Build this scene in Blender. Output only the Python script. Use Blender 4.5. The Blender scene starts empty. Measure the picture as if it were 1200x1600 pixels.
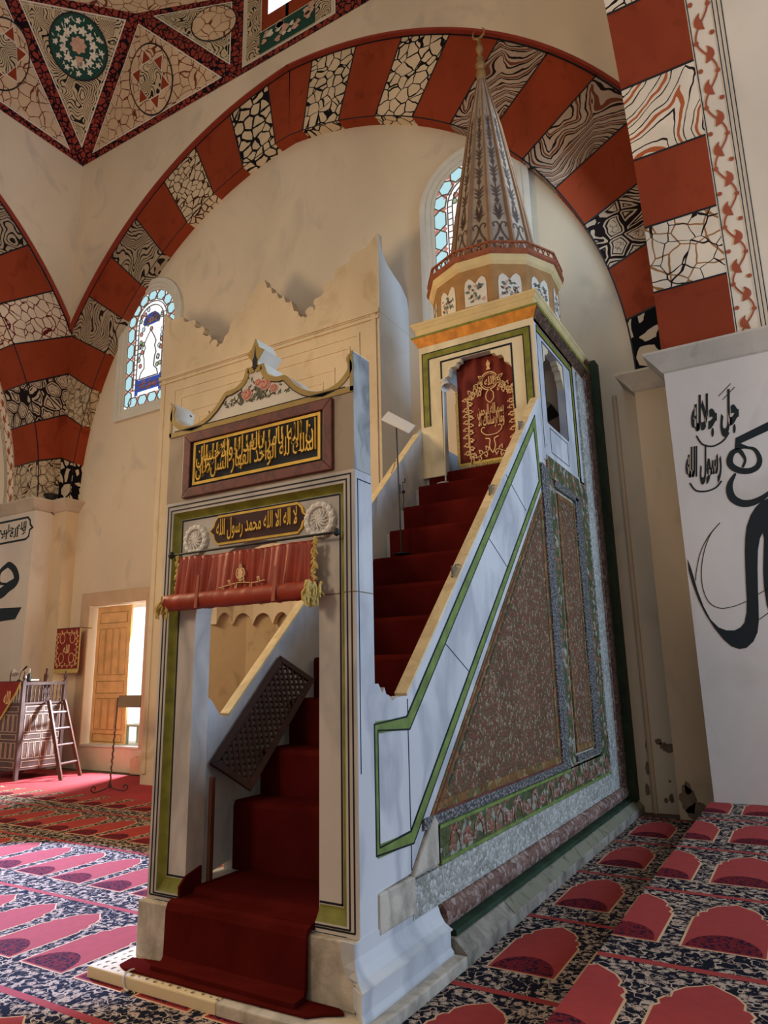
import bpy, math, random
from math import sin, cos, pi, radians, sqrt, atan2, hypot, asin
from mathutils import Vector, Matrix
random.seed(7)
SC = bpy.context.scene
COL = SC.collection

# ------------------------------------------------------------------ camera
CX, CY, CZ = 4.1918, -3.7542, 1.9237
PITCH, YAW, ROLL, FPX = radians(12.935), radians(30.491), radians(-1.2035), 1097.93
cam = bpy.data.objects.new('camera', bpy.data.cameras.new('camera'))
COL.objects.link(cam)
cam.data.sensor_fit = 'VERTICAL'
cam.data.sensor_height = 24.0
cam.data.lens = 24.0 * FPX / 1600.0
cam.data.clip_end = 200
fwd = Vector((-sin(YAW) * cos(PITCH), cos(YAW) * cos(PITCH), sin(PITCH)))
rgt = Vector((cos(YAW), sin(YAW), 0))
upv = rgt.cross(fwd)
r2 = rgt * cos(ROLL) + upv * sin(ROLL)
u2 = -rgt * sin(ROLL) + upv * cos(ROLL)
cam.matrix_world = Matrix(((r2.x, u2.x, -fwd.x, CX), (r2.y, u2.y, -fwd.y, CY), (r2.z, u2.z, -fwd.z, CZ), (0, 0, 0, 1)))
SC.camera = cam

# ------------------------------------------------------------------ world, lights, exposure
SC.view_settings.view_transform = 'Standard'
SC.view_settings.look = 'None'
SC.view_settings.gamma = 1
SC.view_settings.use_curve_mapping = False
SC.view_settings.exposure = 0.0
world = bpy.data.worlds.new('world')
SC.world = world
world.use_nodes = True
world.node_tree.nodes['Background'].inputs[0].default_value = (1.0, 0.93, 0.88, 1)
world.node_tree.nodes['Background'].inputs[1].default_value = 0.30


def lamp(name, kind, loc, target, color, energy, size=1.0, size_y=None, spot=60, blend=.5):
    d = bpy.data.lights.new(name, kind)
    d.color = color
    d.energy = energy
    if kind == 'AREA':
        d.size = size
        if size_y:
            d.shape = 'RECTANGLE'
            d.size_y = size_y
    elif kind == 'SPOT':
        d.spot_size = radians(spot)
        d.spot_blend = blend
        d.shadow_soft_size = size
    elif kind == 'POINT':
        d.shadow_soft_size = size
    o = bpy.data.objects.new(name, d)
    COL.objects.link(o)
    o.location = loc
    if target is not None:
        o.rotation_euler = (Vector(target) - Vector(loc)).to_track_quat('-Z', 'Y').to_euler()
    return o


# daylight from the windows of the right side wall and of the left side wall
lamp('side_window_daylight', 'AREA', (12.5, 3.0, 5.2), (1.5, 3.0, 3.2), (0.44, 0.66, 1.0), 1000, 3.0, 4.0)
lamp('left_window_daylight', 'SPOT', (-10.8, 3.6, 6.0), (-2.65, .72, 0), (0.34, 0.50, 1.0), 27000, .12, spot=16, blend=.12)
# warm chandelier light of the middle bay and of the bay before it
lamp('chandelier_glow_middle', 'POINT', (-4.2, -0.4, 5.2), None, (1.0, 0.76, 0.45), 820, .9)
lamp('chandelier_glow_rear', 'POINT', (-0.5, -8.0, 6.0), None, (1.0, 0.78, 0.56), 900, 1.0)
lamp('open_window_daylight', 'SPOT', (-8.35, 7.8, 3.0), (-8.3, 4.3, 0.1), (0.74, 0.87, 1.0), 5200, .2, spot=66, blend=.5)
lamp('clerestory_daylight', 'AREA', (2.0, 5.4, 9.2), (-1.5, 6.6, 7.5), (0.55, 0.78, 1.0), 34, 1.4, 2.4)


# ------------------------------------------------------------------ node helpers
class NT:
    def __init__(s, name, rough=.8, spec=.3):
        s.m = bpy.data.materials.new(name)
        s.m.use_nodes = True
        s.t = s.m.node_tree
        s.b = s.t.nodes['Principled BSDF']
        s.b.inputs['Roughness'].default_value = rough
        s.b.inputs['Specular IOR Level'].default_value = spec
        s.co = s.t.nodes.new('ShaderNodeTexCoord').outputs['Object']

    def n(s, typ, ins=None, **kw):
        nd = s.t.nodes.new(typ)
        for k, v in kw.items():
            setattr(nd, k, v)
        for k, v in (ins or {}).items():
            if hasattr(v, 'is_output') or isinstance(v, bpy.types.NodeSocket):
                s.t.links.new(v, nd.inputs[k])
            else:
                nd.inputs[k].default_value = v
        return nd

    def mp(s, scale=(1, 1, 1), rot=(0, 0, 0), loc=(0, 0, 0), src=None):
        return s.n('ShaderNodeMapping', {'Vector': src or s.co, 'Scale': scale, 'Rotation': rot, 'Location': loc}).outputs[0]

    def noise(s, scale, detail=3, v=None, dist=0, col=False):
        nd = s.n('ShaderNodeTexNoise', {'Vector': v or s.co, 'Scale': scale, 'Detail': detail, 'Distortion': dist})
        return nd.outputs['Color' if col else 'Fac']

    def voro(s, scale, v=None, feat='F1', out='Distance', rnd=1.0):
        nd = s.n('ShaderNodeTexVoronoi', {'Vector': v or s.co, 'Scale': scale, 'Randomness': rnd}, feature=feat)
        return nd.outputs[out]

    def math(s, op, a, b=0.0, c=0.0):
        return s.n('ShaderNodeMath', {0: a, 1: b, 2: c}, operation=op).outputs[0]

    def vadd(s, a, b):
        return s.n('ShaderNodeVectorMath', {0: a, 1: b}, operation='ADD').outputs[0]

    def vscale(s, a, f):
        return s.n('ShaderNodeVectorMath', {0: a, 3: f}, operation='SCALE').outputs[0]

    def mix(s, f, a, b):
        def c4(x):
            return (*x, 1) if isinstance(x, tuple) and len(x) == 3 else x
        nd = s.n('ShaderNodeMix', data_type='RGBA')
        for i, v in ((0, f), (6, c4(a)), (7, c4(b))):
            if isinstance(v, bpy.types.NodeSocket):
                s.t.links.new(v, nd.inputs[i])
            else:
                nd.inputs[i].default_value = v
        return nd.outputs[2]

    def step(s, x, lo, hi):
        return s.n('ShaderNodeMapRange', {0: x, 1: lo, 2: hi, 3: 0.0, 4: 1.0}).outputs[0]

    def warp(s, scale, amt, v=None):
        return s.vadd(v or s.co, s.vscale(s.noise(scale, 2, v, col=True), amt))

    def base(s, c):
        if isinstance(c, tuple):
            s.b.inputs['Base Color'].default_value = (*c, 1)
        else:
            s.t.links.new(c, s.b.inputs['Base Color'])
        return s

    def bump(s, h, strength=.3, dist=.01):
        nd = s.n('ShaderNodeBump', {'Height': h, 'Strength': strength, 'Distance': dist})
        s.t.links.new(nd.outputs[0], s.b.inputs['Normal'])
        return s


def lin(r, g, b):
    f = lambda c: ((c / 255 + .055) / 1.055) ** 2.4 if c > 10 else c / 255 / 12.92
    return (f(r), f(g), f(b))


def sc3(c, k):
    return tuple(min(1, x * k) for x in c)


def plain(name, c, rough=.7, var=.12, nscale=3, bump=0.0, metal=0.0):
    m = NT(name, rough)
    m.b.inputs['Metallic'].default_value = metal
    f = m.step(m.noise(nscale, 5), .3, .7)
    m.base(m.mix(f, sc3(c, 1 - var), sc3(c, 1 + var)))
    if bump:
        m.bump(m.noise(nscale * 8, 4), bump)
    return m.m


def plaster(name, c, stain=None, amt=.5, s=.5):
    m = NT(name, .9, .1)
    a = m.step(m.noise(s, 6, m.mp((1, 1, .55)), .4), .35, .7)
    c1 = m.mix(a, sc3(c, .88), sc3(c, 1.08))
    b = m.step(m.noise(s * 2.3, 7, m.mp((1, 1, .7), loc=(3, 7, 1)), .8), .56, .74)
    m.base(m.mix(m.math('MULTIPLY', b, amt), c1, stain or sc3(c, .6)))
    m.bump(m.noise(6, 6), .12, .02)
    return m.m


def marble(name, c, vein, s=2.0, rough=.45, amt=.6, dirt=0.0):
    m = NT(name, rough, .4)
    w = m.warp(s * .8, .5)
    v = m.math('ABSOLUTE', m.math('SUBTRACT', m.noise(s, 5, m.mp((1, 1, .35), (0, .6, 0), src=w)), .5))
    k = m.math('MULTIPLY', m.math('SUBTRACT', 1.0, m.step(v, 0, .09)), amt)
    c1 = m.mix(m.step(m.noise(s * .7, 4), .3, .7), sc3(c, .9), sc3(c, 1.06))
    c1 = m.mix(k, c1, vein)
    if dirt:
        d = m.step(m.noise(s * 2.2, 8), .5, .72)
        c1 = m.mix(m.math('MULTIPLY', d, dirt), c1, sc3(vein, .5))
        m.bump(m.noise(s * 9, 6), .35, .02)
    m.base(c1)
    return m.m


def stones(name, ground, line, s=3.0, w=.06, second=None, ring=False, seed=0.0, squash=(1, 1, 1)):
    m = NT(name, .85, .1)
    v = m.warp(2.2, .18, m.mp(squash, loc=(seed, seed * 2, seed)))
    e = m.voro(s, v, 'DISTANCE_TO_EDGE')
    c = m.mix(m.step(m.noise(1.5, 4), .3, .7), sc3(ground, .85), sc3(ground, 1.08))
    if ring:
        r = m.math('MULTIPLY', m.step(e, w * 1.7, w * 1.9), m.math('SUBTRACT', 1.0, m.step(e, w * 2.5, w * 2.7)))
        c = m.mix(r, c, second or line)
        f = m.voro(s * 4.5, v, 'DISTANCE_TO_EDGE')
        r2_ = m.math('MULTIPLY', m.step(e, w * 3.4, w * 3.6), m.math('SUBTRACT', 1.0, m.step(f, .05, .07)))
        c = m.mix(m.math('MULTIPLY', r2_, .7), c, second or line)
    elif second:
        f = m.voro(s * .8, m.mp((1, 1, 1), loc=(5, 1, 2), src=v), 'DISTANCE_TO_EDGE')
        c = m.mix(m.math('SUBTRACT', 1.0, m.step(f, .02, .035)), c, second)
    wv = m.math('MULTIPLY', m.step(m.noise(s * .9, 2), .25, .75), w)
    k = m.math('SUBTRACT', 1.0, m.math('GREATER_THAN', e, m.math('ADD', wv, w * .35)))
    m.base(m.mix(k, c, line))
    return m.m


def waves(name, ground, line, s=.8, k=26.0, duty=.45, second=None, seed=0.0, squash=(1, 1, 1)):
    m = NT(name, .85, .1)
    v = m.mp(squash, loc=(seed, seed, seed * .7))
    v = m.warp(3.5, .10, v)
    sx = m.n('ShaderNodeSeparateXYZ', {0: v}).outputs
    hz = m.math('ADD', sx[0], sx[1])
    tri = m.math('PINGPONG', m.math('ADD', hz, seed), .75)
    base_ = m.math('ADD', m.math('MULTIPLY', sx[2], .32), m.math('MULTIPLY', tri, .30))
    f = m.math('ADD', base_, m.math('MULTIPLY', m.noise(s * 1.6, 1.2, v), .8))
    p = m.math('FRACT', m.math('MULTIPLY', f, k))
    c = m.mix(m.step(m.noise(1.5, 4), .3, .7), sc3(ground, .8), sc3(ground, 1.1))
    if second:
        p2 = m.math('FRACT', m.math('MULTIPLY_ADD', f, k * .5, .3))
        c = m.mix(m.math('LESS_THAN', p2, .14), c, second)
    dd = m.math('MULTIPLY_ADD', m.noise(4, 2), duty * .9, duty * .25)
    m.base(m.mix(m.math('LESS_THAN', p, dd), c, line))
    return m.m


def emit(name, c, s):
    m = NT(name)
    m.base((0, 0, 0))
    m.b.inputs['Emission Color'].default_value = (*c, 1)
    m.b.inputs['Emission Strength'].default_value = s
    return m.m


def floral(name, ground, c1, c2, s=8.0, accent=None):
    m = NT(name, .95, .05)
    v = m.warp(5, .06)
    d = m.voro(s, v, 'F1')
    e = m.voro(s, v, 'DISTANCE_TO_EDGE')
    fl = m.math('LESS_THAN', m.math('MULTIPLY_ADD', m.math('SINE', m.math('MULTIPLY', m.noise(s * 2.2, 0), 55)), .10, d), .34)
    inner = m.math('LESS_THAN', d, .12)
    vine = m.math('LESS_THAN', m.math('ABSOLUTE', m.math('SUBTRACT', m.noise(s * .9, 1, v), .5)), .022)
    leaf = m.math('MULTIPLY', m.math('LESS_THAN', m.voro(s * 2.4, m.mp((1, .6, 1), (0, 0, .6), src=v)), .33), m.math('GREATER_THAN', e, .03))
    c = m.mix(leaf, ground, c2)
    c = m.mix(vine, c, c1)
    c = m.mix(fl, c, c1)
    c = m.mix(inner, c, accent or c2)
    m.base(c)
    m.bump(m.noise(400, 1), .3, .004)
    return m.m


def speckle(name, ground, c1, c2, c3, s=22.0, rough=.8, bump=.8, worn=.5):
    """carved and painted leaf relief worn with age"""
    m = NT(name, rough, .2)
    v = m.warp(7, .07)
    d = m.voro(s, v, 'F1')
    col = m.voro(s, v, 'F1', 'Color')
    sp = m.n('ShaderNodeSeparateColor', {0: col}).outputs
    e = m.voro(s, v, 'DISTANCE_TO_EDGE')
    c = m.mix(m.step(m.noise(2.2, 6), .35, .65), sc3(ground, .75), sc3(ground, 1.15))
    c = m.mix(m.math('MULTIPLY', m.math('GREATER_THAN', sp[0], .62), .8), c, c1)
    c = m.mix(m.math('MULTIPLY', m.math('LESS_THAN', sp[1], .22), .7), c, c2)
    c = m.mix(m.math('MULTIPLY', m.math('GREATER_THAN', sp[2], .80), .8), c, c3)
    c = m.mix(m.math('MULTIPLY', m.math('SUBTRACT', 1.0, m.step(e, .02, .10)), .55), c, sc3(ground, .30))
    c = m.mix(m.math('MULTIPLY', m.step(m.noise(1.4, 8), .5, .75), worn), c, sc3(ground, 1.25))
    m.base(c)
    m.bump(m.math('SUBTRACT', 1.0, d), bump, .02)
    return m.m


CREAM = lin(206, 184, 152)
M = {}
M['wall'] = plaster('plaster_wall', lin(214, 196, 170), lin(160, 150, 140), .45)
M['wallgrey'] = plaster('pier_plaster', lin(214, 200, 184), lin(168, 150, 132), .3, .6)
M['pilaster'] = plaster('pilaster_plaster', lin(206, 182, 150), lin(140, 118, 98), .4, .7)
M['cap'] = plaster('capital_stone', lin(196, 182, 162), lin(150, 135, 118), .6, 1.2)
M['peel'] = plain('bare_render', lin(122, 104, 84), .95, .3, 6)
M['red'] = plaster('painted_red', lin(142, 60, 34), lin(104, 38, 22), .6, 1.3)
PG = lin(206, 184, 152)
M['p0'] = stones('painted_stones_black', PG, lin(22, 20, 22), 3.6, .10, seed=1)
M['p1'] = stones('painted_cells_brown', PG, lin(66, 44, 30), 5.0, .05, ring=True, seed=2)
M['p2'] = waves('painted_waves_grey', lin(168, 148, 124), lin(34, 26, 24), .8, 20, .5, seed=1)
M['p3'] = waves('painted_waves_brown', lin(172, 152, 128), lin(44, 28, 20), .7, 22, .42, seed=4, squash=(1, 1, .8))
M['p4'] = stones('painted_pebbles_brown', PG, lin(64, 34, 24), 5.2, .07, seed=5)
M['p5'] = stones('painted_stones_dark', PG, lin(20, 20, 26), 4.4, .07, seed=6)
M['p6'] = stones('painted_stones_fine', lin(214, 192, 160), lin(26, 20, 20), 4.0, .06, seed=8)
M['p7'] = waves('painted_waves_pink', lin(176, 152, 132), lin(36, 24, 20), .55, 22, .36, second=lin(110, 62, 42), seed=9)
M['p8'] = stones('painted_cells_double', lin(190, 168, 144), lin(30, 20, 20), 3.0, .07, ring=True, seed=3)
M['p9'] = stones('painted_stones_bold', lin(200, 180, 154), lin(16, 14, 18), 3.0, .14, seed=11)
M['p10'] = stones('painted_crackle_white', lin(228, 208, 180), lin(34, 26, 26), 3.4, .025, second=lin(150, 104, 60), seed=12)
M['p11'] = waves('painted_waves_bold', lin(232, 212, 182), lin(46, 34, 32), .5, 13, .16, second=lin(176, 92, 52), seed=14)
M['p12'] = stones('painted_cells_red', lin(214, 192, 166), lin(92, 30, 26), 4.4, .05, seed=15)
M['scrollground'] = plaster('border_ground', lin(226, 206, 178), None, .2)
M['brick'] = plain('brick_red_line', lin(140, 52, 34), .8)
M['brown'] = plain('brown_scroll', lin(160, 78, 48), .8)
M['black'] = plain('black_paint', (.006, .007, .009), .6, .3)
M['ink'] = plain('calligraphy_black', (.005, .010, .012), .55, .2)
M['marb'] = marble('white_marble', lin(205, 203, 198), lin(150, 152, 156), 1.6)
M['marbfront'] = marble('grey_marble', lin(196, 186, 172), lin(150, 142, 134), 1.8)
M['slab'] = marble('brown_marble', lin(158, 138, 112), lin(126, 108, 88), 2.2)
M['slabside'] = marble('striped_marble', lin(168, 168, 160), lin(96, 100, 100), 2.6, amt=.8)
M['basestone'] = marble('worn_base_stone', lin(196, 182, 160), lin(110, 98, 82), 2.6, .8, .4, .45)
M['plinth'] = marble('weathered_plinth', lin(150, 138, 120), lin(92, 84, 68), 3.2, .9, .5, .7)
M['greenplinth'] = plaster('faded_green_plinth', lin(126, 120, 98), lin(66, 80, 48), 1.0, 3.2)
M['rail'] = marble('warm_lit_rail', lin(232, 206, 156), lin(176, 146, 100), 4, .5, .4)  # marble yellowed to carry the warm light falling on the rail tops
M['ceilcream'] = plain('pediment_cream', lin(214, 204, 184), .6, .1)
M['oliv'] = plain('olive_gilt', lin(164, 136, 72), .5, .15, 6)
M['green'] = plain('green_paint', lin(110, 128, 62), .6, .28, 9)
M['greenfront'] = plain('moss_green_paint', lin(118, 116, 40), .55, .3, 9)
M['dgreen'] = plain('dark_green_paint', lin(40, 58, 40), .7, .35, 5)
M['gold'] = plain('gold_leaf', lin(226, 182, 80), .35, .15, 8, metal=.35)
M['redmarb'] = marble('red_marble', lin(112, 58, 46), lin(70, 36, 30), 6, .5, .7)
M['orange'] = plain('orange_gilt', lin(204, 130, 44), .5, .3, 9)
M['cornice'] = plain('cream_cornice', lin(206, 180, 126), .6, .12, 4)
M['tan'] = plain('tan_wood', lin(158, 116, 68), .7, .15, 7)
M['coneg'] = plain('spire_grey_panel', lin(156, 138, 118), .8, .15, 5)
M['cone'] = plain('spire_brown_rib', lin(134, 100, 72), .8, .15, 7)
M['coneo'] = plain('spire_ornament', lin(88, 68, 58), .8, .2, 9)
M['lattice'] = plain('red_brown_lattice', lin(140, 76, 46), .7, .2, 9)
M['silver'] = NT('silver_relief', .55, .5)
_m = M['silver']
_e = _m.voro(26, _m.warp(9, .04), 'DISTANCE_TO_EDGE')
_m.base(_m.mix(_m.step(_e, .02, .2), lin(70, 72, 74), lin(176, 176, 172))).bump(_e, .9, .02)
M['silver'] = _m.m
_m = NT('silver_dark_bead', .5, .5)
_e = _m.voro(34, None, 'F1')
_m.base(_m.mix(_m.step(_e, .2, .6), lin(140, 136, 128), lin(74, 72, 70))).bump(_m.math('SUBTRACT', 1.0, _e), .9, .02)
M['bead'] = _m.m
M['band'] = speckle('stone_band_relief', lin(168, 164, 150), lin(196, 192, 180), lin(140, 136, 120), lin(186, 182, 170), 26, bump=.7)
M['field'] = speckle('red_leaf_relief', lin(112, 82, 60), lin(128, 74, 56), lin(96, 92, 62), lin(158, 138, 108), 36, worn=.35)
M['fieldb'] = speckle('ochre_border_relief', lin(122, 88, 48), lin(140, 96, 58), lin(88, 92, 60), lin(150, 122, 76), 13)
M['floralband'] = speckle('green_red_floral_relief', lin(84, 90, 54), lin(146, 96, 76), lin(164, 160, 142), lin(62, 72, 44), 15, worn=.2)
M['torus'] = speckle('brown_torus_relief', lin(124, 92, 78), lin(150, 122, 108), lin(96, 66, 56), lin(160, 140, 128), 20, worn=.2)
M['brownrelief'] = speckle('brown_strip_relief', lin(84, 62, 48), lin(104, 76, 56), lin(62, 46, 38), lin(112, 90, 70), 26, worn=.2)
M['velvet'] = plain('red_velvet', lin(132, 38, 24), .6, .12, 3)
M['satin'] = plain('red_satin', lin(150, 56, 32), .5, .18, 5)
M['carpetred'] = plain('stair_carpet_red', lin(78, 21, 17), .98, .22, 3, .3)
M['carpetred'].node_tree.nodes['Principled BSDF'].inputs['Specular IOR Level'].default_value = 0.0
M['fringe'] = plain('yellow_fringe', lin(196, 170, 96), .8, .25, 30)
M['embro'] = plain('gold_embroidery', lin(224, 182, 128), .5, .15, 20)
M['darkwood'] = plain('dark_brown_wood', lin(84, 48, 34), .5, .2, 5)
M['gatewood'] = plain('near_black_wood', lin(62, 34, 24), .55, .3, 7)
M['kursiwood'] = plain('grey_brown_wood', lin(96, 76, 72), .4, .2, 5)
M['inlay'] = plain('pale_inlay', lin(196, 170, 148), .6)
M['marbcream'] = marble('cream_marble', lin(224, 208, 172), lin(190, 170, 130), 1.6)
M['rosette'] = plain('white_stucco', lin(222, 216, 204), .7, .05)
M['lightwood'] = plain('honey_wood', lin(226, 178, 118), .6, .15, 4)
M['iron'] = plain('black_iron', (.02, .02, .02), .5)
M['whitemetal'] = plain('white_enamel', lin(206, 200, 190), .5, .05)
M['stonesill'] = plaster('stone_surround', lin(198, 168, 136), lin(160, 130, 110), .4, 1.5)
M['frame'] = plain('window_frame_white', lin(208, 204, 192), .6, .06)
M['glasscyan'] = emit('lit_cyan_glass', (.50, .80, .86), .95)
M['glasswhite'] = emit('lit_white_glass', (.92, .96, 1.0), 1.15)
M['glassblue'] = emit('lit_blue_glass', (.05, .10, .45), .7)
M['glassgreen'] = emit('lit_green_glass', (.40, .62, .38), .7)
M['glassred'] = emit('lit_red_glass', (.70, .28, .22), .8)
M['sky'] = emit('outdoor_daylight', (.96, .98, 1.0), 1.6)
M['lead'] = plain('window_lead', lin(130, 110, 96), .7)
M['mihr'] = plaster('mihrab_stone', lin(206, 186, 156), lin(166, 140, 100), .5, 1.1)
M['mihrside'] = plaster('mihrab_lit_side', lin(206, 206, 202), None, .3)  # paler copy of the mihrab stone, window light put into the colour
M['nichegrey'] = plaster('mihrab_niche', lin(190, 166, 128), lin(140, 118, 88), .6, 1.4)
M['floor'] = plain('floor_boards', lin(90, 70, 55), .9)
NAVY = (.010, .010, .016)
M['cfl'] = floral('carpet_floral', NAVY, lin(176, 154, 132), lin(116, 96, 84), 15, lin(150, 84, 70))
M['cred'] = plain('carpet_red', lin(150, 50, 44), .98, .08, 14)
M['cdome'] = floral('carpet_dark_red_floral', lin(112, 34, 36), (.012, .008, .02), (.05, .01, .02), 26)
M['cline'] = plain('carpet_cream_line', lin(200, 160, 120), .95)
M['cplain'] = plain('plain_red_carpet', lin(160, 48, 52), .98, .12, 2)
M['pink'] = plain('rose_pink', lin(196, 104, 92), .7, .3, 30)
M['leaf'] = plain('leaf_olive', lin(88, 92, 70), .7, .3, 30)
M['medgreen'] = plain('medallion_green', lin(24, 66, 54), .8)
M['medpink'] = plain('medallion_rose', lin(192, 152, 128), .8, .2, 6)
M['ribbon'] = stones('ceiling_border', lin(138, 56, 44), lin(28, 16, 24), 7.5, .12, seed=3)
M['c_stone'] = stones('ceiling_stones', lin(206, 176, 142), lin(112, 56, 40), 3.6, .035, seed=7)
M['c_zebra'] = waves('ceiling_zebra', lin(196, 174, 140), lin(30, 28, 30), 1.1, 26, .46, seed=2)
M['teal'] = plain('teal_cloth', lin(50, 66, 70), .8)


# ------------------------------------------------------------------ mesh helpers
class MB:
    def __init__(s):
        s.v, s.f, s.m = [], [], []

    def add(s, vs, fs, mi=0):
        o = len(s.v)
        s.v += [tuple(v) for v in vs]
        for f in fs:
            s.f.append(tuple(i + o for i in f))
            s.m.append(mi)
        return s

    def box(s, a, b, mi=0):
        x0, y0, z0 = a
        x1, y1, z1 = b
        vs = [(x0, y0, z0), (x1, y0, z0), (x1, y1, z0), (x0, y1, z0), (x0, y0, z1), (x1, y0, z1), (x1, y1, z1), (x0, y1, z1)]
        return s.add(vs, [(0, 3, 2, 1), (4, 5, 6, 7), (0, 1, 5, 4), (1, 2, 6, 5), (2, 3, 7, 6), (3, 0, 4, 7)], mi)

    def prism(s, poly, ax, a0, a1, mi=0):
        def p(q, a):
            return {'x': (a, q[0], q[1]), 'y': (q[0], a, q[1]), 'z': (q[0], q[1], a)}[ax]
        n = len(poly)
        vs = [p(q, a0) for q in poly] + [p(q, a1) for q in poly]
        fs = [tuple(range(n)), tuple(range(2 * n - 1, n - 1, -1))]
        fs += [(i, n + i, n + (i + 1) % n, (i + 1) % n) for i in range(n)]
        return s.add(vs, fs, mi)

    def strip(s, path, w, ax, a0, a1, closed=False, mi=0):
        L, R_ = offset(path, w, closed)
        n = len(path)
        for i in range(n if closed else n - 1):
            j = (i + 1) % n
            s.prism([L[i], L[j], R_[j], R_[i]], ax, a0, a1, mi)
        return s

    def tube(s, pts, r, seg=8, mi=0, caps=True):
        pts = [Vector(p) for p in pts]
        n = len(pts)
        rs = r if isinstance(r, (list, tuple)) else [r] * n
        vs, fs = [], []
        prev = None
        for i, p in enumerate(pts):
            d = (pts[min(i + 1, n - 1)] - pts[max(i - 1, 0)])
            d = d.normalized() if d.length > 1e-9 else Vector((0, 0, 1))
            a = prev if prev is not None else (Vector((0, 0, 1)) if abs(d.z) < .9 else Vector((1, 0, 0)))
            a = (a - d * a.dot(d)).normalized()
            prev = a
            b = d.cross(a)
            for k in range(seg):
                t = 2 * pi * k / seg
                vs.append(p + (a * cos(t) + b * sin(t)) * rs[i])
        for i in range(n - 1):
            for k in range(seg):
                k2 = (k + 1) % seg
                fs.append((i * seg + k, i * seg + k2, (i + 1) * seg + k2, (i + 1) * seg + k))
        if caps:
            fs.append(tuple(range(seg - 1, -1, -1)))
            fs.append(tuple(range((n - 1) * seg, n * seg)))
        return s.add(vs, fs, mi)

    def lathe(s, prof, c, seg=16, mi=0, rot=0.0):
        vs, fs = [], []
        n = len(prof)
        for r, z in prof:
            for k in range(seg):
                t = 2 * pi * k / seg + rot
                vs.append((c[0] + r * cos(t), c[1] + r * sin(t), c[2] + z))
        for i in range(n - 1):
            for k in range(seg):
                k2 = (k + 1) % seg
                fs.append((i * seg + k, i * seg + k2, (i + 1) * seg + k2, (i + 1) * seg + k))
        fs.append(tuple(range(seg - 1, -1, -1)))
        fs.append(tuple(range((n - 1) * seg, n * seg)))
        return s.add(vs, fs, mi)

    def build(s, name, mats, parent=None, smooth=False, label=None, bevel=0.0, kind=None):
        me = bpy.data.meshes.new(name)
        me.from_pydata(s.v, [], s.f)
        mats = mats if isinstance(mats, (list, tuple)) else [mats]
        for m in mats:
            me.materials.append(M[m] if isinstance(m, str) else m)
        me.polygons.foreach_set('material_index', s.m)
        if smooth:
            me.polygons.foreach_set('use_smooth', [True] * len(s.f))
        me.update()
        o = bpy.data.objects.new(name, me)
        COL.objects.link(o)
        if parent is not None:
            setparent(o, parent)
        if label:
            o['label'] = label
        if kind:
            o['kind'] = kind
        if bevel:
            b = o.modifiers.new('bevel', 'BEVEL')
            b.width = bevel
            b.segments = 2
            b.limit_method = 'ANGLE'
        return o


def setparent(o, p):
    o.parent = p
    if p.type == 'EMPTY':
        o.matrix_parent_inverse = Matrix.Translation(-p.location)


def offset(path, w, closed=False):
    n = len(path)
    ws = w if isinstance(w, (list, tuple)) else [w] * n
    L, R_ = [], []
    for i in range(n):
        p = Vector(path[i])
        a = Vector(path[(i - 1) % n]) if (closed or i > 0) else None
        b = Vector(path[(i + 1) % n]) if (closed or i < n - 1) else None
        d1 = (p - a).normalized() if a is not None else None
        d2 = (b - p).normalized() if b is not None else None
        if d1 is None:
            d1 = d2
        if d2 is None:
            d2 = d1
        n1 = Vector((-d1.y, d1.x))
        n2 = Vector((-d2.y, d2.x))
        m = n1 + n2
        m = m.normalized() if m.length > 1e-6 else n1
        k = max(.35, m.dot(n1))
        q = m * (ws[i] / 2 / k)
        L.append(tuple(p + q))
        R_.append(tuple(p - q))
    return L, R_


def smooth_path(p, k=6, closed=False):
    out = []
    n = len(p)
    for i in range(n if closed else n - 1):
        P = [p[(i + j) % n] if closed else p[max(0, min(n - 1, i + j))] for j in (-1, 0, 1, 2)]
        for t in range(k):
            u = t / k
            out.append(tuple(.5 * ((2 * P[1][c]) + (-P[0][c] + P[2][c]) * u + (2 * P[0][c] - 5 * P[1][c] + 4 * P[2][c] - P[3][c]) * u * u + (-P[0][c] + 3 * P[1][c] - 3 * P[2][c] + P[3][c]) * u ** 3) for c in range(len(p[0]))))
    if not closed:
        out.append(tuple(p[-1]))
    return out


def thing(name, label, cat, loc=(0, 0, 0), group=None):
    o = bpy.data.objects.new(name, None)
    COL.objects.link(o)
    o.location = loc
    o.empty_display_size = .1
    return tag(o, label, cat, group)


def tag(o, label, cat, group=None):
    o['label'] = label
    o['category'] = cat
    if group:
        o['group'] = group
    return o


AR = {'ا': (0xFE8D, 0), 'ب': (0xFE8F, 1), 'ت': (0xFE95, 1), 'ج': (0xFE9D, 1), 'ح': (0xFEA1, 1), 'د': (0xFEA9, 0), 'ر': (0xFEAD, 0), 'س': (0xFEB1, 1),
      'ص': (0xFEB9, 1), 'ع': (0xFEC9, 1), 'ف': (0xFED1, 1), 'ق': (0xFED5, 1), 'ك': (0xFED9, 1), 'ل': (0xFEDD, 1), 'م': (0xFEE1, 1), 'ن': (0xFEE5, 1),
      'ه': (0xFEE9, 1), 'و': (0xFEED, 0), 'ي': (0xFEF1, 1)}


def shape(t):
    t = t.replace('لا', 'ﻻ')
    out = []
    for i, c in enumerate(t):
        prv = t[i - 1] if i else ' '
        nxt = t[i + 1] if i < len(t) - 1 else ' '
        pj = AR.get(prv, (0, 0))[1]
        if c == 'ﻻ':
            out.append(chr(0xFEFC if pj else 0xFEFB))
        elif c in AR:
            nj = AR[c][1] and (nxt in AR or nxt == 'ﻻ')
            b = AR[c][0]
            out.append(chr(b + (3 if pj and nj else 2 if nj else 1 if pj else 0)))
        else:
            out.append(c)
    return ''.join(reversed(out))


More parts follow.
